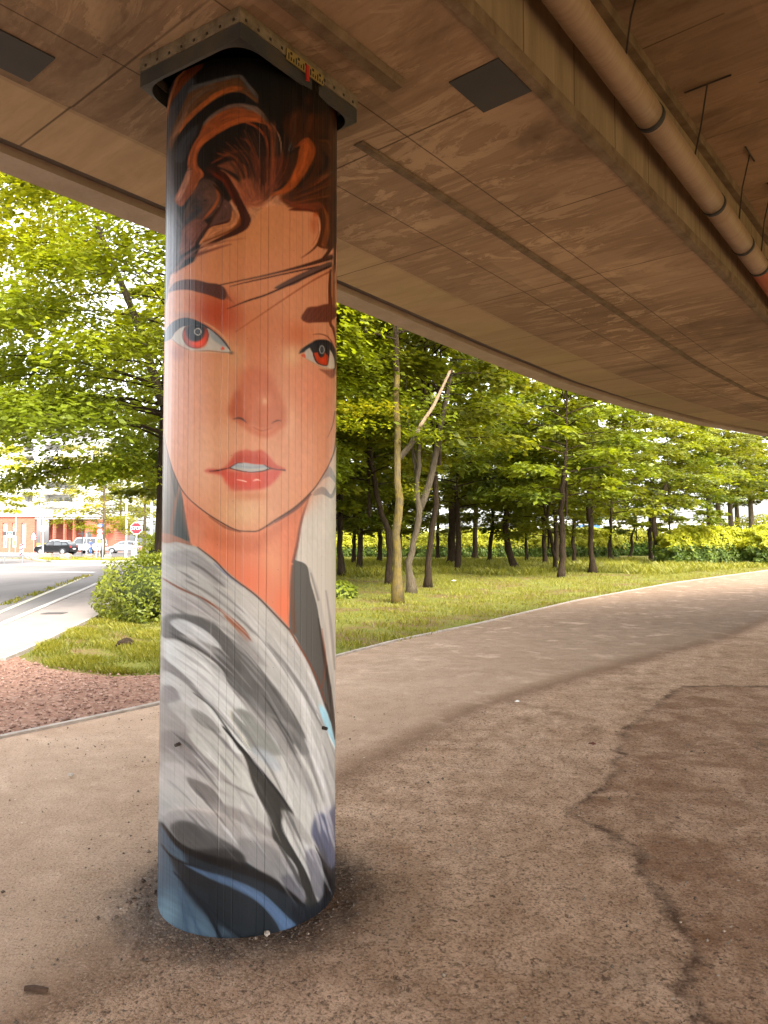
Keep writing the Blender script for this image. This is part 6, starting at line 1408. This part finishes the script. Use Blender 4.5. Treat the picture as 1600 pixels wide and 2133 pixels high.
car('silver hatchback facing left, half hidden by shrubs', 'car', (Xd(262,88),88,0), R(10), 4.4, 1.8, 1.5, M['p_silver'], 'hatch')
car('white parked car left of the slim grey trunk, behind the golden hedge', 'car', (Xd(712,78),78,.55), R(10), 4.3, 1.8, 1.75, M['p_white'], group='cars parked behind the golden hedge')
car('pale parked car right beside the left white one, behind the golden hedge', 'car', (Xd(766,76),76,.55), R(80), 4.3, 1.8, 1.85, M['p_white'], group='cars parked behind the golden hedge')
mh = thing('motorhome', 'white motorhome with raked windscreen parked behind the yellow-barked tree', 'motorhome', (Xd(862,80),80,0), R(14))
mb_ = MB().prism([(-3,.5),(-3,1.3),(-2.3,2.0),(-2.1,3.0),(-1.6,3.25),(3.2,3.2),(3.2,.45)], -1.1,1.1).build('body', M['p_white'], mh, bevel=.06); MB().prism([(-2.72,1.5),(-2.25,2.0),(-1.5,2.0),(-1.5,1.35),(-2.6,1.35)], -1.13,-1.105).build('cab_window', M['glass'], mh)
MB().add([(-2.95,-.95,1.38),(-2.95,.95,1.38),(-2.36,.9,2.0),(-2.36,-.9,2.0)], [(0,1,2,3)]).build('windscreen', M['glass'], mh); MB().box(.2,1.3,-1.125,-1.105,1.6,2.2).build('side_window', M['glass'], mh); MB().box(-1.9,3.0,-1.115,-1.102,1.05,1.13).build('stripe', M['shutter'], mh)
for xw in (-2.0,2.0): MB().lathe((xw,-.98,.38),[(.2,-.1),(.38,-.1),(.38,.12),(.2,.12)],20,'y').build('wheel', M['tyre'], mh)
tr2 = thing('box_truck', 'blue-topped delivery truck far behind the hedge, between two trunks', 'truck', (Xd(1213,95),95,0))
MB().box(-1.6,2.0,-1.1,1.1,.8,2.6).build('cargo_box', M['p_white'], tr2, bevel=.04); MB().box(-1.62,2.02,-1.12,1.12,2.61,3.6).build('blue_top', M['p_blue'], tr2, bevel=.04); MB().prism([(-3.0,.6),(-3.0,1.5),(-2.6,2.4),(-1.65,2.4),(-1.65,.6)],-1.0,1.0).build('cab', M['p_white'], tr2, bevel=.05)
MB().prism([(-2.9,1.5),(-2.58,2.25),(-1.9,2.25),(-1.9,1.5)],-1.02,-1.005).build('cab_window', M['glass'], tr2)
for xw in (-2.3,1.2): MB().lathe((xw,-.95,.42),[(.2,-.1),(.42,-.1),(.42,.12),(.2,.12)],20,'y').build('wheel', M['tyre'], tr2)
fb = thing('low_building', 'long pale low building glimpsed between trunks behind the wood', 'building', (Xd(1380,125),125,0))
MB().box(-24,26,0,8,0,4.6).build('wall', M['white_wall'], fb); MB().box(-24.4,26.4,-.4,8.4,4.605,5.0).build('roof_edge', M['shutter'], fb)
for k in range(13): 
    w = MB().box(-22+k*3.7,-20.2+k*3.7,-.06,-.003,1.6,3.3).build('window', M['glass'], fb); MB().box(-22.06+k*3.7,-20.14+k*3.7,-.14,-.003,1.5,1.595).build('sill', M['white'], w)
for px_,c_,lab in ((1420,'pink','reddish blossoming bush left, before the pale low building'),(1455,'orange','reddish blossoming bush right, before the pale low building')):
    hedge('shrub', lab, 'shrub', [(Xd(px_,90),90,1.6,1.1,1.0,1.8,2.0)], 1500, .34, ['leaf_h'], int(px_)); 
# --- people
M['skin'] = mat('skin', (.52,.31,.22), .55); M['hair'] = mat('brown_hair', (.05,.028,.016), .6); M['cloth_pink'] = mat('pink_cloth', (.66,.22,.34), .85); M['cloth_grey'] = mat('grey_cloth', (.27,.27,.30), .85); M['cloth_white'] = mat('white_cloth', (.7,.7,.7), .85); M['cloth_dark'] = mat('dark_cloth', (.03,.03,.04), .85); M['cloth_blue'] = mat('blue_cloth', (.06,.12,.28), .85); M['shoe'] = mat('shoe', (.5,.5,.5), .7)
def skin(name, V, E, Rr, m, parent, root=0, sub=1):
    me = bpy.data.meshes.new(name); me.from_pydata(V, E, []); o = link(name, me); sk = o.modifiers.new('s','SKIN'); sk.use_smooth_shade = True
    for i,r in enumerate(Rr): me.skin_vertices[0].data[i].radius = r if isinstance(r, tuple) else (r,r); me.skin_vertices[0].data[i].use_root = (i == root)
    sb = o.modifiers.new('u','SUBSURF'); sb.levels = sb.render_levels = sub
    bpy.context.view_layer.update(); n = bpy.data.meshes.new_from_object(o.evaluated_get(bpy.context.evaluated_depsgraph_get())); bpy.data.objects.remove(o)
    n.name = name; n.materials.clear(); n.materials.append(m); n.polygons.foreach_set('use_smooth', [True]*len(n.polygons)); return link(name, n, parent)
def person(label, loc, rz, H, top, legs, bare=False, stride=.08, arm=.0, group=None):
    root = thing('person', label, 'person', loc, rz, group); k = H/1.75
    def S(p): return tuple(c*k for c in p)
    sh = [(0,0,.97),(0,0,1.15),(0,0,1.36),(0,0,1.47),(0,-.01,1.56),(0,-.015,1.66)]; Rv = [.135,.12,.14,.07,.06,.095]; V = list(sh); E = [(0,1),(1,2),(2,3),(3,4),(4,5)]
    hands = []
    for sg in (-1,1):
        a = len(V); f = stride*sg
        V += [(sg*.18,0,1.42),(sg*.23,.02-f*.5,1.15),(sg*.24,-.06-f-arm*.2,.92+arm*.25),(sg*.24,-.08-f-arm*.25,.84+arm*.3)]; Rv += [.055,.042,.03,(.035,.02)]; E += [(2,a),(a,a+1),(a+1,a+2),(a+2,a+3)]; hands.append(a+3)
        b_ = len(V); V += [(sg*.09,0,.9),(sg*.1,f-.02,.5),(sg*.1,f*1.8+.02,.09),(sg*.1,f*1.8-.12,.035)]; Rv += [.085,.058,.038,.035]; E += [(0,b_),(b_,b_+1),(b_+1,b_+2),(b_+2,b_+3)]
    for hi,sg in zip(hands,(-1,1)):
        hx,hy,hz = V[hi]
        for j,(dy,l) in enumerate(((-.024,.06),(-.008,.072),(.008,.068),(.024,.054))):
            a = len(V); V += [(hx-sg*.006,hy+dy,hz-.045),(hx-sg*.014,hy+dy*1.1-.012,hz-.045-l)]; Rv += [.009,.007]; E += [(hi,a),(a,a+1)]
        a = len(V); V += [(hx-sg*.012,hy-.04,hz-.02),(hx-sg*.03,hy-.055,hz-.06)]; Rv += [.010,.008]; E += [(hi,a),(a,a+1)]
    def sc(r): return tuple(c*k for c in r) if isinstance(r, tuple) else r*k
    skin('body', [S(v) for v in V], E, [sc(r) for r in Rv], M['skin'], root)
    tv = [(0,0,.93),(0,0,1.15),(0,0,1.36),(0,0,1.45)]; te = [(0,1),(1,2),(2,3)]; tr_ = [.155,.145,.16,.085]
    for sg in (-1,1): a = len(tv); tv += [(sg*.18,0,1.415),(sg*.215,.01-stride*sg*.3,1.24)]; tr_ += [.07,.06]; te += [(2,a),(a,a+1)]
    skin('top', [S(v) for v in tv], te, [r*k for r in tr_], M[top], root)
    lv = [(0,0,.98),(0,0,.9)]; le = [(0,1)]; lr = [.15,.145]
    for sg in (-1,1):
        f = stride*sg; a = len(lv); lv += [(sg*.09,0,.84),(sg*.1,f-.02,.52)]; lr += [.1,.075]; le += [(1,a),(a,a+1)]
        if not bare: lv += [(sg*.1,f*1.8+.02,.10)]; lr += [.055]; le += [(a+1,a+2)]
    skin('shorts' if bare else 'trousers', [S(v) for v in lv], le, [r*k for r in lr], M[legs], root)
    bm = bmesh.new(); bmesh.ops.create_uvsphere(bm, u_segments=12, v_segments=8, radius=.112*k)
    for v in bm.verts: v.co = Vector((v.co.x*.95, v.co.y*1.05+.02*k, v.co.z*.95+1.685*k))
    me = bpy.data.meshes.new('hair'); bm.to_mesh(me); bm.free(); me.materials.append(M['hair']); link('hair', me, root)
    for sg in (-1,1):
        MB().lathe((sg*.035*k,-.108*k,1.655*k),[(.010*k,0),(.004*k,-.004*k)],8,'y').build('eye', M['ink'], root); MB().lathe((sg*.098*k,-.01*k,1.64*k),[(.022*k,-.008*k),(.022*k,.008*k)],8,'y').build('ear', M['skin'], root)
        f = stride*sg; MB().box((sg*.1-.045)*k,(sg*.1+.045)*k,(f*1.8-.19)*k,(f*1.8+.07)*k,0,.075*k).build('shoe', M['shoe'], root, bevel=.02*k)
    MB().add([(-.012*k,-.104*k,1.625*k),(.012*k,-.104*k,1.625*k),(0,-.135*k,1.622*k),(0,-.108*k,1.66*k)],[(0,1,2),(0,2,3),(1,3,2),(0,3,1)]).build('nose', M['skin'], root)
    MB().box(-.024*k,.024*k,-.112*k,-.10*k,1.594*k,1.602*k).build('mouth', M['sign_red'], root)
    return root
person('person in a grey top and white trousers walking by the stop sign', (Xd(278,64),64,.02), R(160), 1.27, 'cloth_grey', 'cloth_white')
person('person in a pink top and dark shorts walking near the stop sign', (Xd(293,64),64,.02), R(200), 1.22, 'cloth_pink', 'cloth_dark', True)
person('person in blue trousers bending at the white off-road car', (Xd(190,78),78,.02), R(60), 1.62, 'cloth_blue', 'cloth_blue', False, .14, .5)
# --- small things lying on the ground
def pebble(px,py,sz,lab,name,cat,matn,seed,z=.01,flat_=.6,long_=1.0,rz=0.):
    r = np.random.default_rng(seed); bm = bmesh.new(); bmesh.ops.create_icosphere(bm, subdivisions=2, radius=1)
    for v in bm.verts: v.co = Vector((v.co.x*sz*long_, v.co.y*sz, v.co.z*sz*flat_+sz*flat_*.8))*(1+.0)+Vector(r.normal(0,sz*.08,3))
    me = bpy.data.meshes.new(name); bm.to_mesh(me); bm.free(); me.materials.append(M[matn]); o = link(name, me); x,y = at(px,py); o.location = (x,y,z); o.rotation_euler = (0,0,rz); return tag(o, lab, cat)
M['twig'] = noisy('broken_twig', (.035,.018,.01), (.09,.05,.03), 30, .9, (90,.5,.004), coords='obj'); M['stone'] = noisy('stone', (.30,.26,.22), (.42,.37,.31), 20, .9, None, coords='obj'); M['dry_leaf'] = mat('dry_leaf', (.10,.03,.02), .8)
x,y = at(75,2068); o = MB().tube([(-.042,0,.012),(-.015,.003,.013),(.02,.0,.013),(.043,-.002,.012)],[.009,.011,.0105,.009],8).build('twig', M['twig']); o.location = (x,y,0); o.rotation_euler = (0,0,-.1); tag(o, 'short thick broken twig lying on the tarmac at lower left', 'twig')
pebble(147,1620,.02,'grey pebble on the tarmac left of the pillar','pebble','pebble','stone',1); pebble(556,1951,.013,'tiny pale stone resting against the foot of the pillar','pebble','pebble','stone',2,.004,.8); pebble(1252,1180,.22,'dark grey rock lying in the grass by the forking tree','rock','rock','bark_grey',3,0,.6,1.5,.2); pebble(262,1347,.11,'dark stump-like lump in the grass before the rounded shrub','stump','stump','bark',4,-.03,.8,1.3,.4)
o = MB().add([(-.03,0,.006),(-.01,.018,.014),(.02,.012,.02),(.04,-.004,.008),(.01,-.014,.004),(-.012,-.008,.01)],[(0,1,5),(1,2,5),(2,4,5),(2,3,4)]).build('dry_leaf', M['dry_leaf']); x,y = at(1232,1553); o.location = (x,y,.004); tag(o,'dark red dry leaf alone on the tarmac right of the pillar','leaf')
x,y = at(113,1279); o = MB().box(-.22,.22,-.17,.17,.0,.018).build('drain_cover', M['steel_dark']); o.location=(x,y,.004); tag(o,'small dark drain cover set in the pavement','drain cover')
x,y = at(932,870); M['litter'] = mat('white_litter', (.7,.68,.64), .7)
x,y = at(945,1211); o = MB().add([(-.1,0,.02),(.0,.06,.06),(.11,.01,.03),(.02,-.06,.02)],[(0,1,3),(1,2,3)]).build('paper_scrap', M['litter']); o.location=(x,y,0); tag(o,'white scrap of paper in the grass under the trees','litter')
x,y = at(1078,1463); o = MB().add([(-.03,0,.003),(.0,.018,.016),(.03,.004,.006),(.006,-.014,.004)],[(0,1,3),(1,2,3)]).build('paper_scrap', M['litter']); o.location=(x,y,.004); tag(o,'tiny white scrap lying on the far smooth tarmac','litter')
# loose grit on the near tarmac, too many to count
r = np.random.default_rng(91); n = 5200; gx = r.uniform(-3.2,3.2,n); gy = 1.9+5.0*r.random(n)**1.3
gk = (np.sin(gx*3+2*np.sin(gy*2.2))*np.sin(gy*3.3+gx)+r.normal(0,.5,n) > -.1) & (np.hypot(gx-COLX,gy-COLY) > COLR+.02) & (sdist(gx,gy,EDGE) > .1)
nf = 900; fa = r.uniform(0,6.28,nf); fr_ = COLR+.02+np.abs(r.normal(0,.10,nf)); gx = np.r_[gx[gk], COLX+np.cos(fa)*fr_]; gy = np.r_[gy[gk], COLY+np.sin(fa)*fr_]; n = len(gx)
sz = r.gamma(2.2,.0013,n)+.0012; oc = np.array([(1,0,0),(0,1,0),(-1,0,0),(0,-1,0),(0,0,.8),(0,0,-.6)]); Ft = np.array([(0,1,4),(1,2,4),(2,3,4),(3,0,4),(1,0,5),(2,1,5),(3,2,5),(0,3,5)])
V = (oc[None]*(1+r.uniform(-.4,.5,(n,6,1))))*sz[:,None,None]+np.stack([gx,gy,sz*.4+.003],-1)[:,None,:]; F = (Ft[None]+(np.arange(n)*6)[:,None,None]).reshape(-1,3)
M['grit'] = mat('grit', (.2,.15,.11), .9); t = NT(M['grit']); t.base(t.mix(t.attr('tint'), (.07,.05,.036), (.30,.235,.18)))
o = np_mesh('loose_grit', V.reshape(-1,3), F, M['grit'], None, dict(tint=np.repeat(np.r_[r.random(n-nf)**1.6, r.random(nf)**3*.35],6))); o['kind'] = 'stuff'
# coarse red gravel on the strip at the left
n = 9000; gx = r.uniform(-6.5,-1.0,n); gy = r.uniform(5.0,10,n); kk = (sdist(gx,gy,EDGE) < -.1) & (sdist(gx,gy,[(-5.3,10.2),(-4.2,9.2),(-3.26,8.7),(-1,8.9)]) > 0) & (gx > -6.4)
gx, gy = gx[kk], gy[kk]; n = len(gx); sz = r.gamma(3,.0028,n)+.002; V = (oc[None]*(1+r.uniform(-.4,.5,(n,6,1))))*sz[:,None,None]+np.stack([gx,gy,sz*.3-.006],-1)[:,None,:]; F = (Ft[None]+(np.arange(n)*6)[:,None,None]).reshape(-1,3)
M['grav'] = mat('gravel_stone', (.4,.25,.2), .9); t = NT(M['grav']); t.base(t.mix(t.attr('tint'), (.14,.07,.05), (.34,.215,.16)))
o = np_mesh('gravel_stones', V.reshape(-1,3), F, M['grav'], None, dict(tint=np.repeat(r.random(n),6))); o['kind'] = 'stuff'
bpy.context.view_layer.update()
